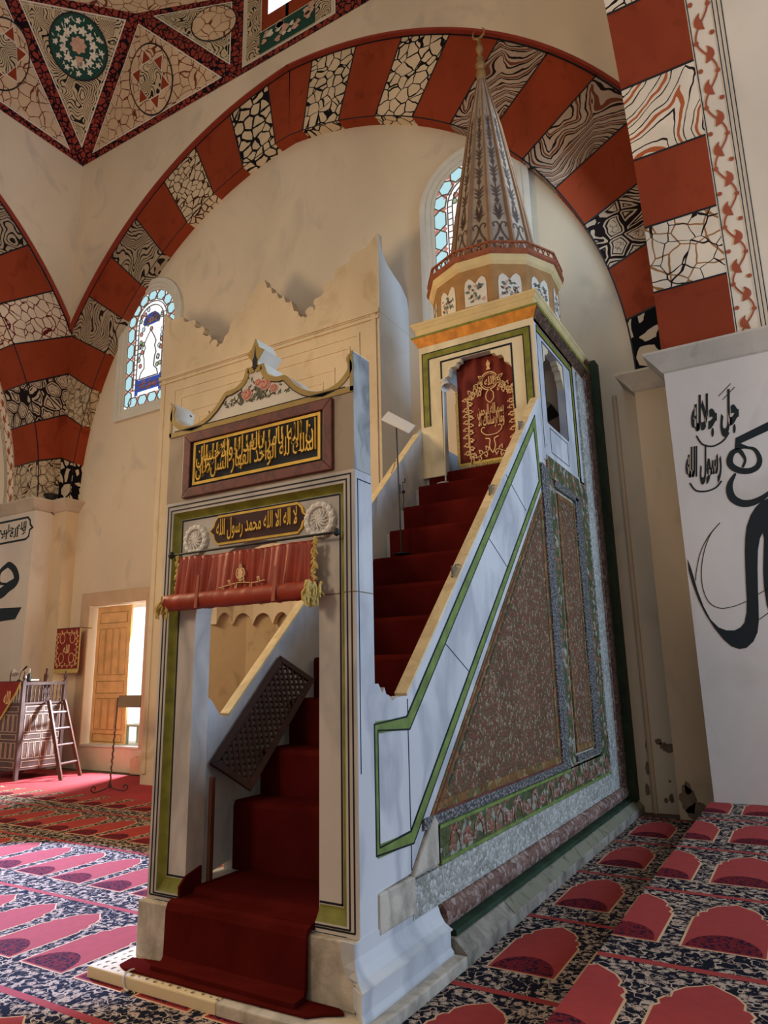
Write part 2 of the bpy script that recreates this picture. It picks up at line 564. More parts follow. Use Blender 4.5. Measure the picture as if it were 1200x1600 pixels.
def lettering(name, text, mat, parent, o, ux, uy, W, H, depth=.004, bold=.02, label=None, clip=None, rows=1, shear=0.0):
    """solid letters mapped into a W x H box centred on o, spanned by ux and uy"""
    ux, uy = Vector(ux).normalized(), Vector(uy).normalized()
    nz = ux.cross(uy)
    mb = MB()
    for r in range(rows):
        c = bpy.data.curves.new('t', 'FONT')
        lines = text if isinstance(text, list) else [text]
        c.body = lines[r % len(lines)]
        c.offset = bold
        c.resolution_u = 3
        to = bpy.data.objects.new('t', c)
        COL.objects.link(to)
        me = to.to_mesh()
        vs = [v.co.copy() for v in me.vertices]
        fs = [tuple(p.vertices) for p in me.polygons]
        bed = {}
        for p in me.polygons:
            for k in range(len(p.vertices)):
                e = (p.vertices[k], p.vertices[(k + 1) % len(p.vertices)])
                key = tuple(sorted(e))
                bed[key] = (bed.get(key, (0, None))[0] + 1, e)
        to.to_mesh_clear()
        bpy.data.objects.remove(to)
        bpy.data.curves.remove(c)
        if not vs:
            continue
        x0, x1 = min(v.x for v in vs), max(v.x for v in vs)
        y0, y1 = min(v.y for v in vs), max(v.y for v in vs)
        HR = H if rows == 1 else H * .66
        oy = 0 if rows == 1 else H * (.17 - .34 * r)
        P = []
        for v in vs:
            a = ((v.x - x0) / (x1 - x0) - .5) * W
            b = ((v.y - y0) / (y1 - y0) - .5) * HR + oy
            a += shear * b
            P.append(Vector(o) + ux * a + uy * b + nz * (depth + .0008 * r))
        n = len(P)
        Q = [p - nz * (depth * .98 + .0008 * r) for p in P]
        sides = [(e[0], e[1], e[1] + n, e[0] + n) for cnt, e in bed.values() if cnt == 1]
        mb.add(P + Q, fs + sides)
    return mb.build(name, mat, parent, label=label)


# ================================================================== SETTING
XL, XR, YP, YR, YW = -11.247, 2.959, 6.073, 6.556, 6.887
XC = (XL + XR) / 2
PW = .49                 # pilaster width
ZC0, ZC1 = 5.914, 6.161  # capital
PH = .324                # platform
ZP, ZQ = 15.7, 18.1      # pendentive belt
YG = 6.63
RI, RO, AO = 7.34, 9.08, .70   # arch inner, outer radius, centre offset


def struct(mb, name, mats, label=None, **k):
    return mb.build(name, mats, kind='structure', label=label, **k)


fl = MB().box((-17, -9, -.2), (9, 7.6, -.002))
struct(fl, 'floor', 'floor', 'boarded lower floor under the carpets')
pl = MB().box((XR - .05, -9, 0), (9, YP + .6, PH - .009))
struct(pl, 'trim_1', 'basestone', 'low raised platform edge on the right')

# back wall of the bay with the deep window niche cut through it
NX0, NX1, NZ0, NZ1 = -10.06, -8.15, .517, 3.594
wb = MB()
T = YW + 1.0
wb.box((XL - 1, YW, 0), (NX0, T, 16))
wb.box((NX1, YW, 0), (XR + 1.0, T, 16))
wb.box((NX0, YW, 0), (NX1, T, NZ0))
wb.box((NX0, YW, NZ1), (NX1, T, 16))
struct(wb, 'wall_back', 'wall', 'cream plaster end wall inside the great arch')


def arcpts(cx, r, side, a0, a1, n):
    """right half circle centre cx-AO, left half centre cx+AO"""
    out = []
    for i in range(n + 1):
        a = a0 + (a1 - a0) * i / n
        out.append((cx + side * (r * cos(a) - AO), ZC1 + r * sin(a)))
    return out


AI = math.acos(AO / RI)
AOUT = math.acos(AO / RO)
STEP = AI / 11.4
pats = ['p9', 'red', 'p8', 'red', 'p7', 'red', 'p7', 'red', 'p6', 'red', 'p5', 'red']   # from right springing to crown
patl = ['p9', 'red', 'p1', 'red', 'p3', 'red', 'p2', 'red', 'p4', 'red', 'p0', 'red']
ring = MB()
mats = []


def mi_of(n, mats=mats):
    if n not in mats:
        mats.append(n)
    return mats.index(n)


for side, pp in ((1, pats), (-1, patl)):
    for k in range(12):
        a0 = k * STEP
        a1 = min((k + 1) * STEP, AI)
        b1 = (k + 1) * STEP if k < 11 else AOUT + .002
        n = 4
        inn = arcpts(XC, RI, side, a0, a1, n)
        out = arcpts(XC, RO + .04, side, a0, b1, n)
        out = [(min(p[0], XR + .45) if side > 0 else max(p[0], XL - .0), p[1]) for p in out]
        m_ = mi_of(pp[k])
        for i in range(n):
            q = [inn[i], out[i], out[i + 1], inn[i + 1]]
            if side < 0:
                q = q[::-1]
            ring.prism(q, 'y', YG, YW + .01, m_)
struct(ring, 'wall_arch_band', mats, 'great pointed wall arch painted in red and patterned blocks').name = 'trim_2'
# black joints and brick edging of the arch
jb = MB()
for side in (1, -1):
    for k in range(1, 12):
        a = k * STEP
        p = (XC + side * (RI * cos(a) - AO), ZC1 + RI * sin(a))
        q = (XC + side * (RO * cos(a) - AO), ZC1 + RO * sin(a))
        q = (min(max(q[0], XL), XR + .4), q[1])
        jb.strip([p, q], .028, 'y', YG - .006, YG)
    jb.strip(arcpts(XC, RO - .03, side, .55, AOUT, 30), .03, 'y', YG - .006, YG)
    jb.strip(arcpts(XC, RI + .012, side, .0, AI, 40), .022, 'y', YG - .006, YG)
struct(jb, 'trim_3', 'black', 'thin black joints of the great arch')
eb = MB()
for side in (1, -1):
    eb.strip(arcpts(XC, RO + .015, side, .45, AOUT + .002, 40), .05, 'y', YR - .034, YG)
struct(eb, 'trim_4', 'brick', 'narrow brick red edging over the great arch')
# spandrel wall above the arch
sp = MB()
for side in (1, -1):
    arc = arcpts(XC, RO + .035, side, .18, math.acos(AO / (RO + .035)), 40)
    arc = [(min(max(p[0], XL), XR + .45), p[1]) for p in arc]
    ex = XR + .45 if side > 0 else XL
    arc = [p for i, p in enumerate(arc) if i == 0 or abs(p[0] - ex) > 1e-6 or abs(arc[min(i + 1, len(arc) - 1)][0] - ex) > 1e-6]
    for i in range(len(arc) - 1):
        a, b = arc[i], arc[i + 1]
        if abs(a[0] - b[0]) < 1e-6:
            continue
        sp.prism([a, (a[0], ZP + .05), (b[0], ZP + .05), b], 'y', YR - .03, YW)
struct(sp, 'wall_spandrel', 'wall', 'plaster spandrel above the great arch').name = 'wall_upper'

# pilasters under the wall arch, capitals
pb = MB()
for s in (1, -1):
    x0 = XR if s > 0 else XL
    pb.box((min(x0, x0 - s * PW), YR, 0), (max(x0, x0 - s * PW), YW + .02, ZC1))
struct(pb, 'trim_5', 'pilaster', 'plain pilasters carrying the great arch')
pp_ = MB()
# front piers
pp_.box((XR, YP, PH - .02), (XR + 4.2, YW + .3, ZC1))
struct(pp_, 'wall_right', 'wallgrey', 'pale pier face with large black calligraphy').name = 'wall_right'
WALLR = bpy.data.objects['wall_right']
pq = MB().box((XL - 4.2, YP, 0), (XL, YW + .3, ZC1))
WALLL = struct(pq, 'wall_left', 'wallgrey', 'far left pier face with black calligraphy')


def capital(x0, x1, y, yb, s, name, label):
    """moulded block: s=+1 overhang to +x end, -1 overhang to -x end"""
    p = .22
    prof = [(0, ZC0 - .02), (.03, ZC0), (.10, ZC0 + .09), (.19, ZC1 - .06), (p, ZC1 - .03), (p, ZC1)]
    mb = MB()
    for i in range(len(prof) - 1):
        e0, z0 = prof[i]
        e1, z1 = prof[i + 1]
        a0, b0 = (x0 - (e0 if s < 0 else 0)), (x1 + (e0 if s > 0 else 0))
        a1, b1 = (x0 - (e1 if s < 0 else 0)), (x1 + (e1 if s > 0 else 0))
        mb.add([(a0, y - e0, z0), (b0, y - e0, z0), (b0, yb, z0), (a0, yb, z0), (a1, y - e1, z1), (b1, y - e1, z1), (b1, yb, z1), (a1, yb, z1)],
               [(0, 3, 2, 1), (4, 5, 6, 7), (0, 1, 5, 4), (1, 2, 6, 5), (2, 3, 7, 6), (3, 0, 4, 7)])
    struct(mb, name, 'cap', label)


capital(XR, XR + 4.2, YP, YW, -1, 'trim_6', 'moulded stone cornice over the right pier')
capital(XR - PW, XR, YR, YW, -1, 'trim_7', 'small moulded capital left of the right pier cornice')
capital(XL - 4.2, XL, YP, YW, 1, 'trim_8', 'moulded stone cornice over the left pier')
capital(XL, XL + PW, YR, YW, 1, 'trim_9', 'small moulded capital beside the left pier cornice')
# bead strip on the wall left of the right pilaster
MB_ = MB().tube([(XR - PW - .36, YW - .01, 0), (XR - PW - .36, YW - .01, ZC0 + .12)], .035)
struct(MB_, 'trim_10', 'pilaster', 'thin vertical plaster roll beside the right pilaster')
pe = MB()
random.seed(3)


def blob(mb, cx, cz, rx, rz, plane, n=14, mi=0, seed=0, ax='y', th=.004, jag=.35):
    rd = random.Random(seed)
    pts = []
    for i in range(n):
        t = 2 * pi * i / n
        k = 1 - jag * rd.random()
        pts.append((cx + rx * cos(t) * k, cz + rz * sin(t) * k))
    mb.prism(pts, ax, plane - th, plane, mi)


PE = [(2.237, .93, .06, .05), (2.37, .85, .13, .07), (2.29, .90, .06, .03), (2.55, .25, .12, .20), (2.69, .12, .17, .12), (2.60, .40, .05, .1), (2.33, .20, .04, .07), (2.26, .17, .03, .04), (2.44, .4, .014, .03), (2.33, .42, .02, .02)]
for i, (x, z, rx, rz) in enumerate(PE):
    ok = x > XR - PW
    blob(pe, max(x, XR - PW + rx) if ok else x, z, rx, rz, YR if ok else YW, seed=i, n=18)
for i in range(3):
    blob(pe, XR - PW - .44 + .03 * i, .30 + .28 * (i % 3), .04, .10, YW, seed=20 + i)
struct(pe, 'trim_11', 'peel', 'patches of fallen plaster at the foot of the pilaster')


# transverse arches on both sides
def yarc(r, a):
    return (YP - RI + (AO - AO) + (r * cos(a) - 0), ZC1 + r * sin(a))


def ypt(r, a, off=0.0):
    # springing at YP: centre offset as for the wall arch
    return (YP - (RI - AO) + (r * cos(a) - AO) + off, ZC1 + r * sin(a))


def transverse(s, name, labels, plist):
    x0 = XR if s > 0 else XL
    T1, T2, T3 = .94, 1.30, 4.2
    mats = []
    mb = MB()
    for k in range(11):
        a0, a1 = k * STEP, (k + 1) * STEP
        m_ = mi_of(plist[k % len(plist)], mats)
        for i in range(3):
            b0, b1 = a0 + (a1 - a0) * i / 3, a0 + (a1 - a0) * (i + 1) / 3
            p, q = ypt(RI, b0), ypt(RI, b1)
            P, Q = ypt(RO, b0), ypt(RO, b1)
            P, Q = (min(P[0], YG + .01), P[1]), (min(Q[0], YG + .01), Q[1])
            xa, xb = x0, x0 + s * T1
            mb.add([(xa, p[0], p[1]), (xb, p[0], p[1]), (xb, q[0], q[1]), (xa, q[0], q[1])], [(0, 1, 2, 3)], m_)
            if s < 0:
                mb.add([(x0, p[0], p[1]), (x0, P[0], P[1]), (x0, Q[0], Q[1]), (x0, q[0], q[1])], [(0, 1, 2, 3)], m_)
    struct(mb, name, mats, labels[0])
    # plaster soffit beyond the band
    mb = MB()
    for i in range(33):
        a, b = i * AI / 33, (i + 1) * AI / 33
        p, q = ypt(RI, a, .004), ypt(RI, b, .004)
        mb.add([(x0 + s * T1, *p), (x0 + s * T3, *p), (x0 + s * T3, *q), (x0 + s * T1, *q)], [(0, 1, 2, 3)], 0)
        if s > 0:   # inner face away from the camera side
            P, Q = ypt(RO + 3, a), ypt(RO + 3, b)
            mb.add([(x0, *p), (x0, min(P[0], YR), P[1]), (x0, min(Q[0], YR), Q[1]), (x0, *q)], [(0, 3, 2, 1)], 0)
    struct(mb, name + '0', ['scrollground'], labels[1])
    # running scroll border and its lines
    sb = MB()
    lb = MB()

    def at(u, a, e=.006):
        y, z = ypt(RI - e, a)
        return (x0 + s * u, y, z)

    def lineon(b, u0, u1, a_0, a_1, w, e=.006):
        n = max(2, int(abs(a_1 - a_0) / .03))
        prev = None
        for i in range(n + 1):
            t = i / n
            a = a_0 + (a_1 - a_0) * t
            u = u0 + (u1 - u0) * t
            cur = (at(u - w / 2, a, e), at(u + w / 2, a, e))
            if prev:
                b.add([prev[0], prev[1], cur[1], cur[0]], [(0, 1, 2, 3)])
            prev = cur
    for u in (T1 + .02, T2 - .05, T2, T2 + .05):
        lineon(lb, u, u, 0, AI, .012)
    for k in range(1, 11):
        a = k * STEP
        n1, n2 = at(0, a - .0018), at(T1, a - .0018)
        n3, n4 = at(T1, a + .0018), at(0, a + .0018)
        lb.add([n1, n2, n3, n4], [(0, 1, 2, 3)])
    struct(lb, name + '1', 'black', labels[2])
    uc = (T1 + T2) / 2 - .02

    def curve(pts, w, e=.007):
        L, R_ = offset(pts, w)
        for i in range(len(pts) - 1):
            q = [L[i], L[i + 1], R_[i + 1], R_[i]]
            sb.add([at(p[0], p[1] / RI, e) for p in q], [(0, 1, 2, 3)])
    pitch = .40
    for i in range(int(RI * AI / pitch)):
        c = (i + .5) * pitch
        sg = 1 if i % 2 else -1
        pts = [(uc + sg * .10 * cos(t), c - pitch / 2 + pitch * (t / pi)) for t in [pi * j / 8 for j in range(9)]]
        curve(pts, .022)
        # leaf
        lf = [(uc - sg * .02 + sg * .07 * sin(2.6 * j / 7), c - .10 + .20 * j / 7) for j in range(8)]
        curve(lf, [.01, .05, .085, .10, .085, .06, .03, .01])
        for dd in (-.17, .17):
            r = .03
            ctr = (uc - sg * .10, c + dd)
            sb.add([at(ctr[0] + r * cos(t), (ctr[1] + r * sin(t)) / RI, .007) for t in [2 * pi * j / 8 for j in range(8)]], [tuple(range(8))])
    struct(sb, name + '2', 'brown', labels[3])
    # spandrel on the inner side of the left arch
    if s < 0:
        mb = MB()
        n = 40
        for i in range(n):
            a, b = i * AOUT / n, (i + 1) * AOUT / n
            P, Q = ypt(RO, a), ypt(RO, b)
            P, Q = (min(P[0], YR), P[1]), (min(Q[0], YR), Q[1])
            if abs(P[0] - Q[0]) < 1e-6:
                continue
            mb.add([(x0, *P), (x0, P[0], ZP + .05), (x0, Q[0], ZP + .05), (x0, *Q)], [(0, 1, 2, 3)])
        struct(mb, 'wall_left_upper', 'wall', 'plaster spandrel above the left arch').name = 'wall_left_upper'
        lb = MB()
        for k in range(1, 11):
            a = k * STEP
            P = ypt(RO, a)
            lb.strip([ypt(RI, a), (min(P[0], YG), P[1])], .035, 'x', x0, x0 + .006)
        lb.strip([ypt(RO + .02, a * .02) for a in range(18, 70)], .04, 'x', x0, x0 + .015)
        lb.strip([ypt(RI + .015, a * .02) for a in range(0, 70)], .025, 'x', x0, x0 + .006)
        struct(lb, name + '3', 'black', 'thin black joints of the left arch')
        lb = MB()
        lb.strip([ypt(RO + .09, a * .02) for a in range(20, 70)], .11, 'x', x0, x0 + .03)
        struct(lb, name + '4', 'brick', 'brick red edging over the left arch')


transverse(1, 'trim_20', ['underside of the right cross arch painted in red and patterned blocks', 'plain underside of the right cross arch', 'black joints under the right cross arch', 'red scroll border under the right cross arch'],
           ['red', 'p10', 'red', 'p11', 'red', 'p10'])
transverse(-1, 'trim_30', ['left cross arch painted in red and patterned blocks', 'plain underside of the left cross arch', 'black joints under the left cross arch', 'red scroll border under the left cross arch'],
           ['p1', 'red', 'p8', 'red', 'p12', 'red', 'p2', 'red', 'p4', 'red', 'p0'])

# ---------------------------------------------------------------- ceiling: belt of folded triangles
P0 = Vector((XL, YR - .03, ZP))
P1 = Vector((XL + 3.1, YR - 1.0, ZQ))
P2 = Vector((XL + 1.0, YR - 3.1, ZQ))
Q1 = Vector((XL + 5.6, YR - .03, ZP))
Q1T = Vector((XL + 5.6, YR - .03, ZQ))
Q2 = Vector((XL, YR - 5.6, ZP))
Q2T = Vector((XL, YR - 5.6, ZQ))
XM = 2 * XC
mir = lambda v: Vector((XM - v.x, v.y, v.z))
P0m, P1m, Q1m, Q1Tm = mir(P0), mir(P1), mir(Q1), mir(Q1T)
facets = [(P0, P1, P2, 'c_zebra'), (P0, Q1, P1, 'c_stone'), (P1, Q1, Q1T, 'c_zebra'), (P0, P2, Q2, 'c_stone'), (P2, Q2T, Q2, 'c_zebra'),
          (P0m, Q1m, P1m, 'c_stone'), (P1m, Q1m, Q1Tm, 'c_zebra')]
cb = MB()
mats = []
for a, b, c, m_ in facets:
    cb.add([a, b, c], [(0, 1, 2)], mi_of(m_, mats))
yq = YR - .03
cb.add([Q1, Q1m, Q1Tm, Q1T], [(0, 1, 2, 3)], mi_of('wall', mats))
cb.add([Q2 + Vector((0, -3, 0)), Q2, Q2T, Q2T + Vector((0, -3, 0))], [(0, 1, 2, 3)], mi_of('wall', mats))
# low plaster vault above the belt
TOP = Vector((XC, YR - 7.1, ZQ + 5.5))
rim = [Q2T + Vector((0, -3, 0)), Q2T, P2, P1, Q1T, Q1Tm, P1m, P1m + Vector((3.1, -2.1, 0))]
for i in range(len(rim) - 1):
    a, b = rim[i], rim[i + 1]
    a1, b1 = a + Vector((0, 0, 1.2)), b + Vector((0, 0, 1.2))
    cb.add([a, b, b1, a1], [(0, 1, 2, 3)], mi_of('c_stone', mats))
    cb.add([a1, b1, TOP], [(0, 1, 2)], mi_of('wall', mats))
CEIL = struct(cb, 'ceiling', mats, 'belt of painted folded triangles below the dome')


def on_plane_strip(mb, A, B, w, nrm, e, mi=0, ext=0.0):
    d = (B - A).normalized()
    side = nrm.cross(d).normalized() * (w / 2)
    o = nrm * e
    mb.add([A - side + o - d * ext, B - side + o + d * ext, B + side + o + d * ext, A + side + o - d * ext], [(0, 1, 2, 3)], mi)


camv = Vector((CX, CY, CZ))
bd, cl_ = MB(), MB()
CB = Vector((XC, YR - 7, ZP - 4))


def inset(P, w):
    """polygon inset in its own plane by w"""
    n = len(P)
    nrm = (P[1] - P[0]).cross(P[2] - P[0]).normalized()
    cen = sum(P, Vector()) / n
    lines = []
    for i in range(n):
        d = (P[(i + 1) % n] - P[i]).normalized()
        q = nrm.cross(d)
        if q.dot(cen - P[i]) < 0:
            q = -q
        lines.append((P[i] + q * w, d, q))
    out = []
    for i in range(n):
        a, da, qa = lines[i - 1]
        b, db, qb = lines[i]
        t = (b - a).dot(qb) / da.dot(qb)
        out.append(a + da * t)
    return out


for P in [[a, b, c] for a, b, c, m_ in facets] + [[Q1, Q1m, Q1Tm, Q1T]]:
    nrm = (P[1] - P[0]).cross(P[2] - P[0]).normalized()
    if nrm.dot(CB - P[0]) < 0:
        nrm = -nrm
    for mb_, w0, w1, e in ((bd, .0, .17, .010), (cl_, .17, .20, .012), (cl_, .24, .25, .012)):
        A_, B_ = inset(P, w0), inset(P, w1)
        n = len(P)
        for i in range(n):
            k = (i + 1) % n
            mb_.add([A_[i] + nrm * e, A_[k] + nrm * e, B_[k] + nrm * e, B_[i] + nrm * e], [(0, 1, 2, 3)])
bd.build('painted_border', 'ribbon', CEIL)
cl_.build('cream_line', 'ceilcream', CEIL)


def med(center, tri, ru, rv, kind, tilt=0.0):
    a, b, c = tri
    nrm = (b - a).cross(c - a).normalized()
    if nrm.dot(Vector((XC, YR - 7, ZP - 4)) - a) < 0:
        nrm = -nrm
    up = (Vector((0, 0, 1)) - nrm * nrm.z).normalized()
    rt = up.cross(nrm)
    C = Vector(center)
    C = C - nrm * (C - a).dot(nrm)

    def pt(u, v, e):
        return C + rt * u + up * v + nrm * e

    def poly(mb, pts, e, mi=0):
        mb.add([pt(u, v, e) for u, v in pts], [tuple(range(len(pts)))], mi)

    def ell(k, n=40):
        return [(ru * k * cos(2 * pi * i / n), rv * k * sin(2 * pi * i / n)) for i in range(n)]
    mb = MB()
    rd = random.Random(5)
    if kind == 'flower':
        mats = ['black', 'medgreen', 'ceilcream', 'medpink']
        poly(mb, ell(1.06), .016, 0)
        poly(mb, ell(1.0), .020, 1)
        poly(mb, [(ru * .27 * cos(t) * (1 + .12 * cos(8 * t)), .05 + ru * .27 * sin(t) * (1 + .12 * cos(8 * t))) for t in [2 * pi * i / 48 for i in range(48)]], .024, 3)
        poly(mb, [(-.10, -.2), (.10, -.2), (.05, -.42), (-.05, -.42)], .024, 3)
        for i in range(12):
            t = 2 * pi * i / 12 + .2
            for k, r in ((.55, .085), (.82, .055)):
                u, v = ru * k * cos(t + (k > .6) * .25), rv * k * sin(t + (k > .6) * .25)
                poly(mb, [(u + r * cos(a) * (1 + .35 * cos(5 * a)), v + r * sin(a) * (1 + .35 * cos(5 * a))) for a in [2 * pi * j / 20 for j in range(20)]], .024, 2)
        for i in range(70):
            t, k = rd.random() * 2 * pi, .42 + .5 * rd.random()
            u, v, a = ru * k * cos(t), rv * k * sin(t), rd.random() * 6.28
            poly(mb, [(u + .05 * cos(a), v + .05 * sin(a)), (u + .014 * cos(a + 1.57), v + .014 * sin(a + 1.57)), (u - .05 * cos(a), v - .05 * sin(a)), (u - .014 * cos(a + 1.57), v - .014 * sin(a + 1.57))], .0235, 2)
    elif kind == 'star':
        mats = ['black', 'c_zebra', 'red', 'ceilcream', 'c_stone']
        poly(mb, ell(1.05), .016, 0)
        poly(mb, ell(1.0), .020, 4)
        hexa = lambda k, o: [(ru * k * cos(o + pi / 3 * i), rv * k * sin(o + pi / 3 * i)) for i in range(6)]
        st = []
        for i in range(12):
            k = .95 if i % 2 == 0 else .56
            st.append((ru * k * cos(pi / 6 * i + pi / 2), rv * k * sin(pi / 6 * i + pi / 2)))
        poly(mb, st, .0215, 3)
        st2 = [(x * .94, y * .94) for x, y in st]
        poly(mb, st2, .023, 2)
        poly(mb, [(x * .97 * .56 / .56, y) for x, y in hexa(.62, 0)], .0245, 3)
        poly(mb, hexa(.585, 0), .026, 1)
    else:
        mats = ['black', 'c_stone']
        poly(mb, ell(1.06), .016, 0)
        poly(mb, ell(1.0), .020, 1)
    mb.build('medallion', mats, CEIL, label={'flower': 'round green medallion with white flowers', 'star': 'oval medallion with a red six pointed star', 'oval': 'plain oval medallion of painted stones'}[kind])


med((-9.668, 5.072, 17.493), (P0, P1, P2), .66, .70, 'flower')
med((-8.188, 6.162, 16.647), (P0, Q1, P1), .70, .80, 'star')
med((-6.233, 6.32, 17.377), (P1, Q1, Q1T), .56, .50, 'oval')
med((-10.783, 3.851, 16.814), (P0, P2, Q2), .60, .80, 'star')
# painted panels and a small window on the flat stretch of the belt
db = MB()
mats = ['c_zebra', 'medgreen', 'red', 'glasswhite', 'ribbon', 'medpink', 'ceilcream']
Y = yq - .016
for s in (1, -1):
    f = lambda x: XC + s * (x - XC)
    bx = lambda x0, x1, z0, z1, y, mi: db.box((min(f(x0), f(x1)), y, z0), (max(f(x0), f(x1)), yq, z1), mi)
    bx(-5.35, -4.95, ZP + .28, ZQ - .3, Y, 0)
    bx(-4.90, -4.10, ZP + .9, ZQ - .2, Y, 2)
    bx(-4.70, -4.14, ZP + 1.25, ZQ - .1, Y - .01, 3)
bx(-4.93, -3.35, ZP + .25, ZP + .85, Y, 1)
rd = random.Random(2)
for i in range(22):
    u, v, r = -4.85 + 1.42 * rd.random(), ZP + .32 + .46 * rd.random(), .05 + .06 * rd.random()
    db.prism([(u + r * cos(a) * (1 + .4 * cos(3 * a + i)), v + r * sin(a)) for a in [2 * pi * j / 14 for j in range(14)]], 'y', Y - .012 - .001 * (i % 4), Y - .01, 5 + (i % 3 == 0))
db.build('belt_panel', mats, CEIL)


# ---------------------------------------------------------------- calligraphy on the piers
BODY = [(2.981, 3.291), (2.977, 3.147), (3.005, 2.962), (3.054, 2.753), (3.116, 2.571), (3.2, 2.391), (3.286, 2.251), (3.366, 2.162), (3.452, 2.127), (3.531, 2.139), (3.616, 2.213), (3.673, 2.319), (3.706, 2.463), (3.726, 2.657), (3.744, 2.853), (3.77, 3.099), (3.802, 3.322), (3.843, 3.47), (3.88, 3.537), (3.887, 3.465), (3.864, 3.316), (3.828, 3.069), (3.812, 2.872), (3.813, 2.651), (3.857, 2.407), (3.984, 2.2), (4.3, 2.2), (4.4, 3.7), (4.177, 3.95), (4.101, 3.973), (3.994, 3.963), (3.919, 3.935), (3.843, 3.868), (3.775, 3.773), (3.714, 3.639), (3.679, 3.489), (3.657, 3.338), (3.634, 3.112), (3.618, 2.913), (3.606, 2.739), (3.583, 2.568), (3.546, 2.447), (3.494, 2.389), (3.423, 2.355), (3.333, 2.36), (3.247, 2.401), (3.166, 2.505), (3.104, 2.673), (3.056, 2.881), (3.029, 3.064), (3.007, 3.196)]
KAF = [(3.728, 4.81), (4.119, 4.95), (4.6, 5.13), (4.6, 5.01), (4.104, 4.834), (3.777, 4.728), (3.856, 4.672), (3.825, 4.651), (3.698, 4.653)]
LOOP = [(3.827, 4.664), (3.925, 4.619), (3.966, 4.491), (3.931, 4.391), (3.835, 4.349), (3.722, 4.373), (3.642, 4.441), (3.624, 4.525), (3.67, 4.62), (3.743, 4.639), (3.782, 4.578), (3.802, 4.494), (3.761, 4.407)]
HOOK = [(3.672, 4.342), (3.601, 4.233), (3.577, 4.13), (3.603, 4.02), (3.694, 3.944), (3.806, 3.933), (3.924, 3.973), (4.021, 4.036), (4.12, 4.12)]
ARCS = [[(3.417, 3.723), (3.264, 3.563), (3.146, 3.366), (3.073, 3.138), (3.047, 3.01)],
        [(3.417, 3.723), (3.29, 3.586), (3.196, 3.387), (3.135, 3.158), (3.121, 2.927), (3.169, 2.732), (3.286, 2.641), (3.447, 2.651), (3.599, 2.703)],
        [(3.735, 2.779), (3.871, 2.855)], [(3.714, 2.475), (3.833, 2.558)]]
cg = MB()
y0, y1 = YP - .004, YP
cg.prism(BODY, 'y', y0, y1)
cg.prism(KAF, 'y', y0, y1)
lp = smooth_path(LOOP, 5)
cg.strip(lp, [.03 + .05 * sin(pi * min(1, i / len(lp) * 1.1)) for i in range(len(lp))], 'y', y0, y1)
hp = smooth_path(HOOK, 5)
cg.strip(hp, [.02 + .075 * sin(pi * (i / len(hp)) ** .8) for i in range(len(hp))], 'y', y0, y1)
for a in ARCS:
    cg.strip(smooth_path(a, 6), .009, 'y', y0, y1)
cg.strip(smooth_path([(3.27, 4.93), (3.33, 4.80), (3.45, 4.75), (3.58, 4.80), (3.66, 4.90)], 5), .022, 'y', y0, y1)
cg.strip(smooth_path([(3.12, 4.30), (3.18, 4.19), (3.30, 4.16), (3.42, 4.19), (3.50, 4.27)], 5), .022, 'y', y0, y1)
cg.strip([(3.60, 5.42), (3.76, 5.56)], .008, 'y', y0, y1)
cg.strip([(3.64, 5.36), (3.80, 5.50)], .008, 'y', y0, y1)
cg.build('painted_calligraphy', 'ink', WALLR)
lettering('painted_calligraphy', shape('جل جلاله'), 'ink', WALLR, (3.52, YP - .001, 5.17), (1, 0, 0), (0, 0, 1), .58, .64, .003, .05, shear=.12)
lettering('painted_calligraphy', shape('رسول الله'), 'ink', WALLR, (3.31, YP - .001, 4.52), (1, 0, 0), (0, 0, 1), .44, .54, .003, .05, shear=.12)
cg = MB()
lp = [(-12.372, 4.644), (-12.079, 4.648), (-11.86, 4.513), (-11.74, 4.308), (-11.82, 4.196), (-12.055, 4.113), (-12.357, 3.983), (-12.952, 3.973)]
lp = smooth_path([(-12.15, 4.2), (-12.42, 4.25), (-12.45, 4.5), (-12.2, 4.64)] + lp[1:], 5)
cg.strip(lp, [.05 + .22 * min(1, i / len(lp) * 1.2) for i in range(len(lp))], 'y', y0, y1)
cg.prism([(-11.436, 3.598), (-11.642, 3.333), (-12.24, 3.31), (-13.4, 3.312), (-13.4, 3.668)], 'y', y0, y1)
pan = [(-13.6, 5.764), (-12.663, 5.753), (-11.52, 5.754), (-11.42, 5.669), (-11.40, 5.567), (-11.30, 5.478), (-11.40, 5.433), (-11.42, 5.28), (-11.533, 5.22), (-12.57, 5.218), (-13.6, 5.215)]
cg.strip(pan, .05, 'y', y0, y1)
cg.build('painted_calligraphy', 'ink', WALLL)
lettering('painted_calligraphy', [shape('الله جل جلاله'), shape('لا اله الا الله')], 'ink', WALLL, (-12.35, YP - .001, 5.49), (1, 0, 0), (0, 0, 1), 1.6, .36, .003, .02, rows=2)


# ---------------------------------------------------------------- windows
def arched(cx, w, z0, zt, n=24, inset=0.0):
    r = w / 2 - inset
    zs = zt - w / 2
    pts = [(cx - r, z0 + inset), (cx + r, z0 + inset)]
    for i in range(n + 1):
        t = pi * i / n
        pts.append((cx + r * cos(t), zs + r * sin(t) * ((zt - zs - inset) / r)))
    return pts


